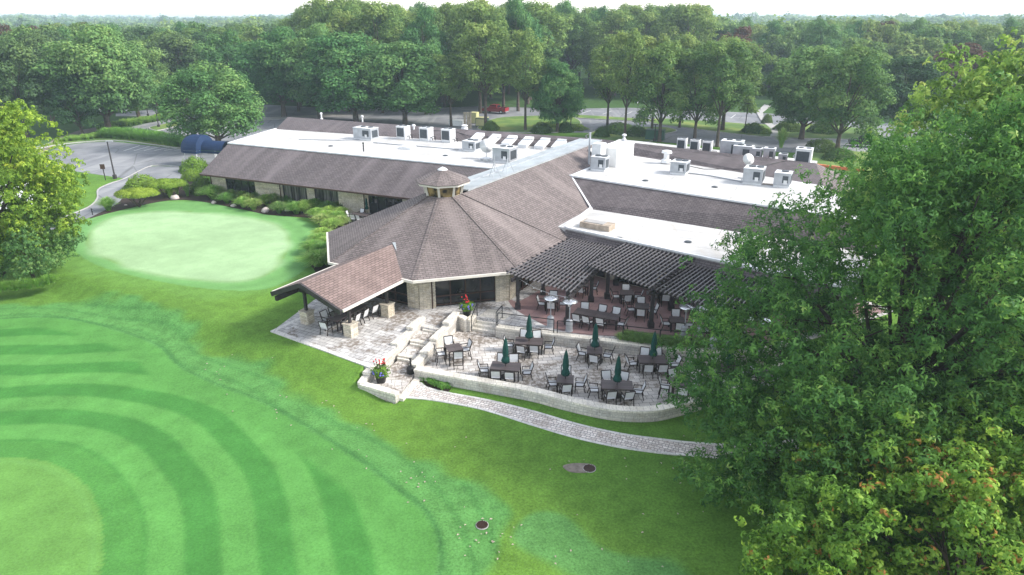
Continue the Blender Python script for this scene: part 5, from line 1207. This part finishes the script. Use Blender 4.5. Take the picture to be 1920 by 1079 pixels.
# understorey of the near wood so its floor reads dark
# ---- big near trees
def branchy(name, base, trunks, rx, rz, zc, cx, cy, nl, pl, rp, per, leafsize, mat, seed, bark, r0, label, cat, taper=0, zmin=.8, under=-.7, aspect=.5, tvar=.3, h0=2.0, skew=0, extra=()):
    q = random.Random(seed); e = empty(name, base, 0, label, cat)
    puffs, lobes = crown_puffs(rx, rz, zc, nl, pl, rp, seed, taper=taper, zmin=zmin)
    puffs = [(x+cx+skew*(z-zc)/rz, y+cy, z, r, t) for x, y, z, r, t in puffs]; lobes = [(a+cx+skew*(c-zc)/rz, b+cy, c) for a, b, c in lobes]
    for (ex, ey, ez, er, en) in extra:
        lobes.append((ex, ey, ez)); lt = q.uniform(.25, .6)
        for j in range(en): v = Vector((q.gauss(0, 1), q.gauss(0, 1), q.gauss(0, 1))).normalized()*er*q.uniform(.3, 1); puffs.append((ex+v.x, ey+v.y, max(.7, ez+v.z*.6), rp*q.uniform(.6, 1.1), lt+q.uniform(-.1, .1)))
    # sprays: each puff gets smaller ragged satellites
    sub = []
    for (x, y, z, r, t) in puffs:
        for _ in range(5):
            v = Vector((q.gauss(0, 1), q.gauss(0, 1), q.gauss(0, .8)+.1)).normalized()*r*q.uniform(.55, 1.25)
            sub.append((x+v.x, y+v.y, max(zmin or 0, z+v.z), r*q.uniform(.25, .5), t+q.uniform(-.18, .18)))
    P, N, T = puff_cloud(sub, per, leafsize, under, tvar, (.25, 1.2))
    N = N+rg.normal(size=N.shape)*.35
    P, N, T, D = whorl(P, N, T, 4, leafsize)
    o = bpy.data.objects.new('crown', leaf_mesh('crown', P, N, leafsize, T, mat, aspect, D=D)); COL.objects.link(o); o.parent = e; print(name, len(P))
    for i, (lx, ly) in enumerate(trunks):
        t = trunk_mesh('trunk', h0, r0*(1-.15*i), [l for j, l in enumerate(lobes) if j % len(trunks) == i], seed+i, bark, (lx, ly), 10, 4, .35); t.parent = e
    return e
branchy('oak_tree', (17.6, 27.6, LOW), [(-.03, -.02), (.16, .05), (.05, .12)], 10.0, 8.6, 8.4, 2.1, .4, 46, 14, 1.4, 46, .24, 'leaf_big', 31, 'bark_dark', .42, 'huge dense oak filling the right side beside the terrace', 'tree', .50, .7, skew=2.2, aspect=.36, extra=[(-8.2, -.6, 4.0, 2.4, 18), (-6.6, -3.6, 2.6, 2.4, 18), (-8.4, -3.4, 2.2, 2.0, 14), (-5.2, -5.6, 2.0, 2.2, 16), (-7.4, 1.8, 6.6, 2.0, 14), (-3.0, -6.6, 3.4, 2.4, 16), (-2.0, -5.4, 6.4, 2.4, 16), (-4.5, -4.2, 5.8, 2.3, 16), (1.5, -7.0, 6.0, 2.4, 14), (4.5, -5.5, 9.0, 2.4, 14)])
branchy('oak_tree', (27.0, 38.5, 0), [(0, 0), (.1, -.05)], 6.5, 8.2, 11.0, 0, 0, 20, 10, 1.4, 26, .30, 'leaf_big', 37, 'bark_dark', .34, 'taller lighter topped tree at the right edge behind the oak', 'tree', .35, 2.5)
branchy('maple_tree', (15.4, 17.5, LOW-1.0), [(0, 0), (-.1, .05)], 8.0, 4.6, 3.4, .6, 1.2, 34, 13, 1.0, 100, .19, 'leaf_maple', 41, 'bark', .22, 'yellow green maple with orange leaf tips, lower right corner', 'tree', .2, .3)
branchy('maple_tree', (-41.6, 52.0, ZF), [(0, 0)], 6.9, 7.4, 6.9, 0, 0, 38, 12, 1.15, 44, .26, 'leaf_lime', 43, 'bark_dark', .3, 'bright lime green maple at the left edge', 'tree', .3, .9)
branchy('large_shrub', (-38.2, 50.9, ZF), [(0, 0)], 3.3, 2.3, 2.3, 0, 0, 14, 9, .8, 60, .16, 'leaf_oak', 47, 'bark_dark', .12, 'dense dark green bush at the foot of the lime green maple', 'shrub', 0, .25)
# ---- shrubs
def shrub_mesh(rx, rz, n, size, mat, seed, flat=0, lumpy=.12, nm='shrub'):
    d = unit_dirs(n); d[:, 2] = np.abs(d[:, 2])-.12*rg.random(n)*(1-flat); s = seed
    lum = 1+lumpy*np.sin(d[:, 0]*6+s)*np.sin(d[:, 1]*6+s*2)+lumpy*.5*np.sin(d[:, 2]*8+s)
    p = d*np.array((rx, rx, rz))*(lum*rg.uniform(.86, 1.03, n))[:, None]; p[:, 2] = np.maximum(p[:, 2]+.02, .03)
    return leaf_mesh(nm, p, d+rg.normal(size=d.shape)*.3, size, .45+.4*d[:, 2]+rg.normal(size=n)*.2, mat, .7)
SM = {}
def shrub(px, py, hw, h, label, mat='leaf_shrub', name='round_shrub', group=None, cat='shrub', z=ZF):
    key = (mat, name)
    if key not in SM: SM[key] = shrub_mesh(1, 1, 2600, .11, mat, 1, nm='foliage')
    x, y, _ = at(px, py, z); d = y*CP-(z-CH)*SP; w = hw/FOC*d
    e = empty(name, (x, y, z), rnd.uniform(0, 6), label, cat, group)
    o = bpy.data.objects.new('foliage', SM[key]); COL.objects.link(o); o.parent = e; o.scale = (w, w, h)
    m = MB(); m.tube([(0, 0, 0), (0, 0, h*.8)], [.08, .03], 6); m.build('stem', 'bark', e); return e
shrub(381, 363, 21, 1.9, 'round clipped shrub at the left wing corner')
shrub(475, 362, 12, 2.2, 'taller of two conical shrubs before the first stone pier', name='cone_shrub'); shrub(497, 364, 11, 1.7, 'smaller conical shrub before the first stone pier', name='cone_shrub')
shrub(505, 373, 16, .9, 'low dark spreading shrub below the conical pair', 'leaf_shrub'); shrub(650, 396, 18, 1.5, 'dark round shrub left of the small patio umbrella', 'leaf_shrub')
shrub(545, 376, 26, .8, 'dark low shrub under the first curtained window'); shrub(572, 384, 12, .7, 'olive low shrub below the slim stone pier', 'leaf_shrub')
shrub(615, 384, 16, .7, 'dark shrub below the second curtained window')
shrub(366, 322, 26, 1.8, 'broad tiered shrub beside the blue awning', 'leaf_bright'); shrub(360, 338, 18, 1.3, 'small rounded shrub under the broad tiered one', 'leaf_bright')
for px, py, hw, lb in ((1160, 250, 34, 'long dark clipped hedge on the rear hedge island'), (1128, 258, 15, 'round dark hedge ball left of the long hedge'), (1194, 256, 22, 'squared hedge block right of the long hedge'), (1015, 249, 20, 'dark round hedge left of the bushy oak'), (1060, 248, 14, 'dark hedge right of the bushy oak trunk'), (1412, 250, 22, 'dark layered shrub left of the pale sidewalk'), (1438, 232, 10, 'small clipped ball shrub above the sidewalk'), (1478, 246, 26, 'dark bushes right of the pale sidewalk'), (1540, 250, 26, 'dark low bushes under the broad dark tree'), (1540, 284, 32, 'clipped dark hedge right of the tallest condenser'), (1575, 302, 30, 'dark bush beyond the right roof corner'), (920, 246, 16, 'small dark bush beside the forked tree')):
    shrub(px, py, hw, 1.7, lb)
shrub(1075, 243, 26, .9, 'bright low groundcover mound on the hedge island', 'leaf_bright'); shrub(1035, 238, 22, .9, 'bright groundcover mound behind the bushy oak', 'leaf_bright'); shrub(1432, 252, 14, 1.0, 'bright green low bush at the sidewalk edge', 'leaf_bright')
# two cloud-pruned yews with flat pads on bare stems
def cloud_shrub(px, py, hw, h, label, n=7, sd=1):
    x, y, z = at(px, py, ZF); d = y*CP+(CH-ZF)*SP; w = hw/FOC*d; e = empty('cloud_pruned_shrub', (x, y, z), 0, label, 'shrub'); q = random.Random(sd)
    P, N, T = [], [], []
    for k in range(n):
        a = k*6.283/(n-1); r = 0 if k == n-1 else w*.55; c = np.array((r*math.cos(a), r*math.sin(a)*.7, h*(.72 if k < n-1 else .82))); dd = unit_dirs(1500); dd[:, 2] = np.abs(dd[:, 2])*1.0-.1
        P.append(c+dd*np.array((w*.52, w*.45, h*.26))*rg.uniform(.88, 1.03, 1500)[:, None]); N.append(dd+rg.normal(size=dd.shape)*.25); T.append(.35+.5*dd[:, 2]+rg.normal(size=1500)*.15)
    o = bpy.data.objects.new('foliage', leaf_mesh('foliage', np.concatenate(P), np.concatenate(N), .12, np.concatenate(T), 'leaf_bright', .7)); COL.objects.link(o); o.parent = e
    m = MB()
    for k in range(n): a = k*6.283/n; m.tube([(0, 0, 0), (w*.25*math.cos(a), w*.2*math.sin(a), h*.3), (w*.6*math.cos(a), w*.45*math.sin(a), h*.7)], [.07, .05, .02], 5)
    m.build('stem', 'bark', e)
cloud_shrub(262, 389, 39, 2.0, 'broad flat topped shrub on bare stems nearest the green')
cloud_shrub(313, 370, 40, 2.0, 'second flat topped shrub behind the pink boulder', sd=2)
shrub(268, 357, 33, 1.7, 'fluffy bright mound behind the flat topped shrubs', 'leaf_bright')
# ornamental grass clumps
def blades(name, n, h, spread, mat, seed, w=.03):
    g = np.random.default_rng(seed); a = g.uniform(0, 6.283, n); r0 = g.uniform(0, .16, n)*spread; lean = g.uniform(.15, 1.0, n)*spread; hh = h*g.uniform(.6, 1.05, n)*(1.05-.35*lean/spread)
    ca, sa = np.cos(a), np.sin(a); V = np.zeros((n, 8, 3)); t = [0, .45, .8, 1.0]
    for k, tt in enumerate(t):
        rr = r0+lean*tt**1.8; z = hh*(tt if tt < 1 else .9)-0; z = hh*math.sin(min(tt*1.9, 1.75)); ww = w*(1-tt*.85)
        V[:, 2*k] = np.stack([rr*ca-sa*ww, rr*sa+ca*ww, z], -1); V[:, 2*k+1] = np.stack([rr*ca+sa*ww, rr*sa-ca*ww, z], -1)
    base = (np.arange(n)*8)[:, None]; F = np.concatenate([base+np.array([2*k, 2*k+1, 2*k+3, 2*k+2]) for k in range(3)], 1).reshape(-1, 4)
    me = bpy.data.meshes.new(name); me.vertices.add(8*n); me.loops.add(F.size); me.polygons.add(len(F))
    me.vertices.foreach_set('co', V.ravel().astype(np.float32)); me.loops.foreach_set('vertex_index', F.ravel().astype(np.int32)); me.polygons.foreach_set('loop_start', np.arange(0, F.size, 4, dtype=np.int32)); me.update(calc_edges=True)
    tt = np.repeat(g.uniform(0, .7, n), 8)+np.tile(np.repeat([0, .1, .25, .4], 2), n); b = me.attributes.new('tint', 'FLOAT', 'POINT'); b.data.foreach_set('value', np.clip(tt, 0, 1).astype(np.float32)); me.materials.append(MAT[mat]); return me
GM = [blades('grass_clump', 900, 1.0, .9, 'blade', 1), blades('grass_clump', 900, 1.0, .8, 'blade', 2), blades('grass_clump', 700, 1.0, .75, 'blade_straw', 3)]
def clump(px, py, r, h, k, label, group='ornamental grass clumps along the left wing', z=ZF):
    x, y, _ = at(px, py, z); o = bpy.data.objects.new('ornamental_grass', GM[k]); COL.objects.link(o); o.location = (x, y, z); o.scale = (r, r, h); o.rotation_euler = (0, 0, rnd.uniform(0, 6)); tag(o, label, 'ornamental grass', group)
cl = [(400, 374, 1.5, 1.5, 0), (427, 382, 1.1, 1.1, 0), (436, 377, 1.1, 1.2, 2), (456, 380, 1.0, 1.2, 2), (457, 390, 1.0, 1.1, 0), (476, 395, 1.2, 1.2, 2), (466, 385, 1.1, 1.2, 2), (500, 385, 1.0, 1.1, 0), (515, 385, 1.2, 1.2, 2), (540, 384, 1.0, 1.0, 0), (524, 401, 1.2, 1.2, 2), (556, 402, 1.2, 1.2, 0), (573, 400, 1.3, 1.3, 1), (590, 396, 1.2, 1.2, 0), (594, 378, 1.1, 1.6, 1), (600, 386, 1.1, 1.1, 1), (615, 399, 1.2, 1.1, 0), (636, 396, 1.0, 1.1, 2), (596, 412, 1.2, 1.1, 1), (620, 408, 1.1, 1.1, 1), (606, 424, 1.3, 1.1, 2), (632, 418, 1.1, 1.1, 1), (640, 410, 1.0, 1.1, 1), (624, 431, 1.3, 1.0, 1), (612, 417, 1.1, 1.1, 0), (640, 425, 1.1, 1.0, 2), (606, 449, 1.2, 1.0, 1), (600, 460, 1.2, 1.0, 1), (614, 466, 1.1, 1.0, 0), (589, 476, 1.2, 1.1, 0), (607, 480, 1.1, 1.1, 0), (598, 500, 1.6, 1.2, 0), (614, 494, 1.2, 1.1, 0), (585, 394, 1.0, 1.0, 1), (545, 395, 1.0, 1.0, 1), (486, 377, .9, 1.1, 0)]
qg = ['bright green arching grass clump in the mulch bed', 'lush green grass mound in the mulch bed', 'green grass clump with straw coloured plumes in the bed']
for i, (px, py, r, h, k) in enumerate(cl): clump(px, py, r*1.3, h*1.1, k, qg[k], 'ornamental grass clumps along the left wing, kind %s' % ('one', 'two', 'three')[k])
clump(204, 396, 1.4, 1.5, 0, 'lone fountain grass clump at the cart path bend'); clump(320, 372, 1.0, 1.6, 0, 'green grass tuft left of the pink boulder'); clump(352, 369, .9, 1.8, 2, 'straw coloured upright grass tuft right of the pink boulder'); clump(333, 366, .8, 1.5, 2, 'thin straw coloured tuft behind the pink boulder')
clump(1464, 278, 1.7, 3.0, 2, 'tall straw plumed grass rising behind the right ridge ducts', z=ZF+1)
def strip(name, pts, n, w, h, mesh_k, label, cat, z=ZF+.12, lf_='blade'):
    """row of planting nobody could count: one mesh of grass blades"""
    src = GM[mesh_k]; V = np.zeros((len(src.vertices), 3)); src.vertices.foreach_get('co', V.ravel()); V = V[:4000]; nb = len(V)//8; Vs, Ts = [], []
    q = random.Random(len(label)); P2 = cat_rom(pts, 6)
    for i in range(n):
        t = q.uniform(0, len(P2)-1.001); k = int(t); f = t-k; x = P2[k][0]*(1-f)+P2[k+1][0]*f+q.uniform(-w, w); y = P2[k][1]*(1-f)+P2[k+1][1]*f+q.uniform(-w, w)
        s = q.uniform(.7, 1.2); a = q.uniform(0, 6.28); c, s_ = math.cos(a), math.sin(a); nb2 = 110; W = V[:nb2*8]
        Vs.append(np.stack([x+(W[:, 0]*c-W[:, 1]*s_)*h*1.1*s, y+(W[:, 0]*s_+W[:, 1]*c)*h*1.1*s, z+W[:, 2]*h*s], -1)); Ts.append(np.full(len(W), q.uniform(.1, .8)))
    V2 = np.concatenate(Vs); m_ = len(V2)//8; base = (np.arange(m_)*8)[:, None]; F = np.concatenate([base+np.array([2*k, 2*k+1, 2*k+3, 2*k+2]) for k in range(3)], 1)
    me = bpy.data.meshes.new(name); me.vertices.add(len(V2)); me.loops.add(F.size); me.polygons.add(F.size//4)
    me.vertices.foreach_set('co', V2.ravel().astype(np.float32)); me.loops.foreach_set('vertex_index', F.ravel().astype(np.int32)); me.polygons.foreach_set('loop_start', np.arange(0, F.size, 4, dtype=np.int32)); me.update(calc_edges=True)
    b = me.attributes.new('tint', 'FLOAT', 'POINT'); b.data.foreach_set('value', np.concatenate(Ts).astype(np.float32)); me.materials.append(MAT[lf_])
    o = bpy.data.objects.new(name, me); COL.objects.link(o); tag(o, label, cat, kind='stuff')
pg = lambda L_: [p[:2] for p in pf(L_)]
strip('grass_border', pg([(205, 259), (245, 261), (290, 266), (342, 276)]), 420, .9, 1.5, 0, 'long border of tall green grass between the two car parks', 'ornamental grass')
strip('groundcover', pg([(130, 266), (170, 261), (205, 257)]), 220, 1.3, .7, 0, 'dark green groundcover under the conical tree', 'ground cover')
strip('groundcover', pg([(195, 244), (235, 236), (280, 229), (318, 221)]), 260, 1.4, .9, 0, 'planted strip of low shrubs along the upper left drive', 'ground cover')
strip('grass_border', [(-41, 47.0), (-38, 48.2), (-35.6, 49.6)], 60, .4, .7, 0, 'grassy tuft border at the foot of the lime green tree', 'ornamental grass', z=ZF)
p0 = [(x, y+.62) for x, y in UWs[11:27]]
strip('hedge_row', p0, 520, .36, .48, 0, 'low feathery green hedge behind the retaining wall railing', 'hedge', z=U-.05, lf_='leaf_oak')
strip('moss_planting', [at(*p, LOW)[:2] for p in [(795, 713), (815, 722), (838, 731)]], 60, .22, .3, 1, 'yellow green tufts in the small bed by the terrace wall', 'ground cover', z=LOW+.04)
# boulders
def boulder(px, py, r, label, sd):
    q = random.Random(sd); x, y, z = at(px, py, ZF); m = MB(); prof = []; n = 9
    m.lathe((0, 0, -.1), [(r*.75, 0), (r, r*.35), (r*.85, r*.8), (r*.45, r*1.1)], n); m.v = [(a*q.uniform(.82, 1.15), b*q.uniform(.7, .95), c*q.uniform(.9, 1.1)) for a, b, c in m.v]
    o = m.build('boulder', 'boulder', None, True); o.location = (x, y, z); o.rotation_euler = (0, 0, q.uniform(0, 3)); tag(o, label, 'boulder', 'boulders edging the mulch bed')
for i, (px, py, r, lb) in enumerate(((328, 374, .75, 'flat pink boulder below the second flat topped shrub'), (401, 382, .5, 'small white boulder below the first grass clump'), (438, 388, .5, 'pale boulder left of the plumed grasses'), (498, 398, .75, 'tallest pointed boulder midway along the bed'), (540, 396, .6, 'half hidden boulder right of the pointed one'), (588, 406, .5, 'pale boulder at the bend of the bed'), (619, 440, .7, 'pale boulder touching the rotunda roof corner'), (236, 386, .3, 'small stone at the left tip of the bed'))): boulder(px, py, r*.66, lb, i+3)
# flower pots
def flowerpot(loc, label, sc=1.0):
    e = empty('flower_pot', loc, 0, label, 'flower pot'); m = MB(); m.lathe((0, 0, 0), [(.24*sc, 0), (.34*sc, .5*sc), (.36*sc, .55*sc), (.30*sc, .54*sc)], 14); m.build('pot', 'pot_black', e)
    o = bpy.data.objects.new('foliage', shrub_mesh(.48*sc, .5*sc, 700, .11, 'leaf_bright', 3, lumpy=.3, nm='foliage')); COL.objects.link(o); o.parent = e; o.location = (0, 0, .5*sc)
    q = random.Random(int(loc[0]*10)); m = MB(); b = MB()
    for i in range(16):
        a, r = q.uniform(0, 6.28), q.uniform(0, .35)*sc; x, y, z = r*math.cos(a), r*math.sin(a), (.95+q.uniform(0, .5))*sc; m.tube([(x*.6, y*.6, .7*sc), (x, y, z)], .012, 4, 1); m.lathe((x, y, z), [(.02, 0), (.045, .03), (.035, .07), (.01, .10)], 7)
    for i in range(10): a = q.uniform(3.4, 6.0); x, y = .42*sc*math.cos(a), .42*sc*math.sin(a); b.lathe((x, y, q.uniform(.55, .85)*sc), [(.03, 0), (.07, .05), (.02, .1)], 6)
    m.build('red_flower', ['flower_red', 'leaf_shrub'], e); b.build('blue_flower', 'flower_blue', e)
p = at(715, 717, 0); flowerpot((p[0], p[1], 0), 'black pot of red and lime flowers at the walkway foot', 1.05)
p = at(873, 592, U); flowerpot((p[0]+.1, p[1]-.05, .72), 'black pot of flowers beside the upper stairs', 1.0)
# fallen leaves on the lawn
m = MB(); q = random.Random(5)
for cpx, cpy, n, s in ((780, 905, 14, 40), (905, 1010, 22, 45), (1150, 960, 16, 160), (420, 690, 10, 60), (560, 760, 10, 90), (700, 830, 8, 60), (1250, 900, 14, 140), (700, 780, 6, 200)):
    for i in range(n):
        px, py = cpx+q.gauss(0, s*.6), cpy+q.gauss(0, s*.4); p = atg(px, py); a = q.uniform(0, 6.28); r = q.uniform(.04, .08); z = p[2]+.05
        c, s_ = r*math.cos(a), r*math.sin(a); m.add([(p[0]-c, p[1]-s_, z), (p[0]+s_*.6, p[1]-c*.6, z+.02), (p[0]+c, p[1]+s_, z), (p[0]-s_*.6, p[1]+c*.6, z+.03), (p[0], p[1], z-.01)], [(0, 1, 2, 3), (0, 4, 1), (1, 4, 2), (2, 4, 3), (3, 4, 0)])
tag(m.build('fallen_leaves', 'tan'), 'scattered dry fallen leaves on the lawn', 'leaves', kind='stuff')
# ---------------------------------------------------------------- prototypes never placed are removed
for k, o in list(P_.items()):
    if k not in used:
        for c in list(o.children): bpy.data.objects.remove(c)
        bpy.data.objects.remove(o)
for k, o in list(TR.items()):
    if k not in tused:
        for c in list(o.children): bpy.data.objects.remove(c)
        bpy.data.objects.remove(o)
# haze: the damp morning air between the trees
HAZE = True
if HAZE:
    m = MB(); m.box((0, 1340, 11.5), (5600, 2780, 26)); n = NT('haze'); n.n.remove(n.b)
    v = n.n.new('ShaderNodeVolumePrincipled'); v.inputs['Density'].default_value = .00042; v.inputs['Color'].default_value = (.70, .84, 1.0, 1); v.inputs['Anisotropy'].default_value = .2
    n.link(v.outputs[0], n.out.inputs['Volume']); MAT['haze'] = n.m
    o = m.build('haze', 'haze', None, uv=False); tag(o, 'pale blue morning haze over the whole site', 'haze', kind='stuff')
# ---------------------------------------------------------------- light
SUN_EL, SUN_AZ = R(38), R(98)           # azimuth from +Y towards +X
d = Vector((math.sin(SUN_AZ)*math.cos(SUN_EL), math.cos(SUN_AZ)*math.cos(SUN_EL), math.sin(SUN_EL)))
sl = bpy.data.lights.new('sun', 'SUN'); sl.energy = 2.1; sl.angle = R(11); sl.color = (1, .95, .88)
so = bpy.data.objects.new('sun', sl); COL.objects.link(so); so.rotation_euler = (-d).to_track_quat('-Z', 'Y').to_euler()
w = bpy.data.worlds.new('World'); S.world = w; w.use_nodes = True; nt = w.node_tree
sk = nt.nodes.new('ShaderNodeTexSky'); sk.sky_type = 'NISHITA'; sk.sun_disc = False; sk.sun_elevation = SUN_EL; sk.sun_rotation = SUN_AZ
sk.air_density = 1.0; sk.dust_density = 1.0; sk.ozone_density = 1.0; sk.altitude = 200
bg = nt.nodes['Background']; hs = nt.nodes.new('ShaderNodeHueSaturation'); hs.inputs['Saturation'].default_value = .38; nt.links.new(sk.outputs[0], hs.inputs['Color']); nt.links.new(hs.outputs[0], bg.inputs[0]); bg.inputs[1].default_value = .15
cam = bpy.data.cameras.new('camera'); cam.lens = 24.0; cam.sensor_width = 36; cam.clip_end = 9000; cam.clip_start = .5
co = bpy.data.objects.new('camera', cam); COL.objects.link(co); co.location = (0, 0, CH); co.rotation_euler = (math.pi/2-PIT, 0, 0); S.camera = co
S.render.engine = 'CYCLES'; S.cycles.max_bounces = 6; S.cycles.volume_bounces = 1; S.cycles.transparent_max_bounces = 4
S.view_settings.view_transform = 'Standard'; S.view_settings.look = 'None'; S.view_settings.gamma = 1; S.view_settings.exposure = 1.42
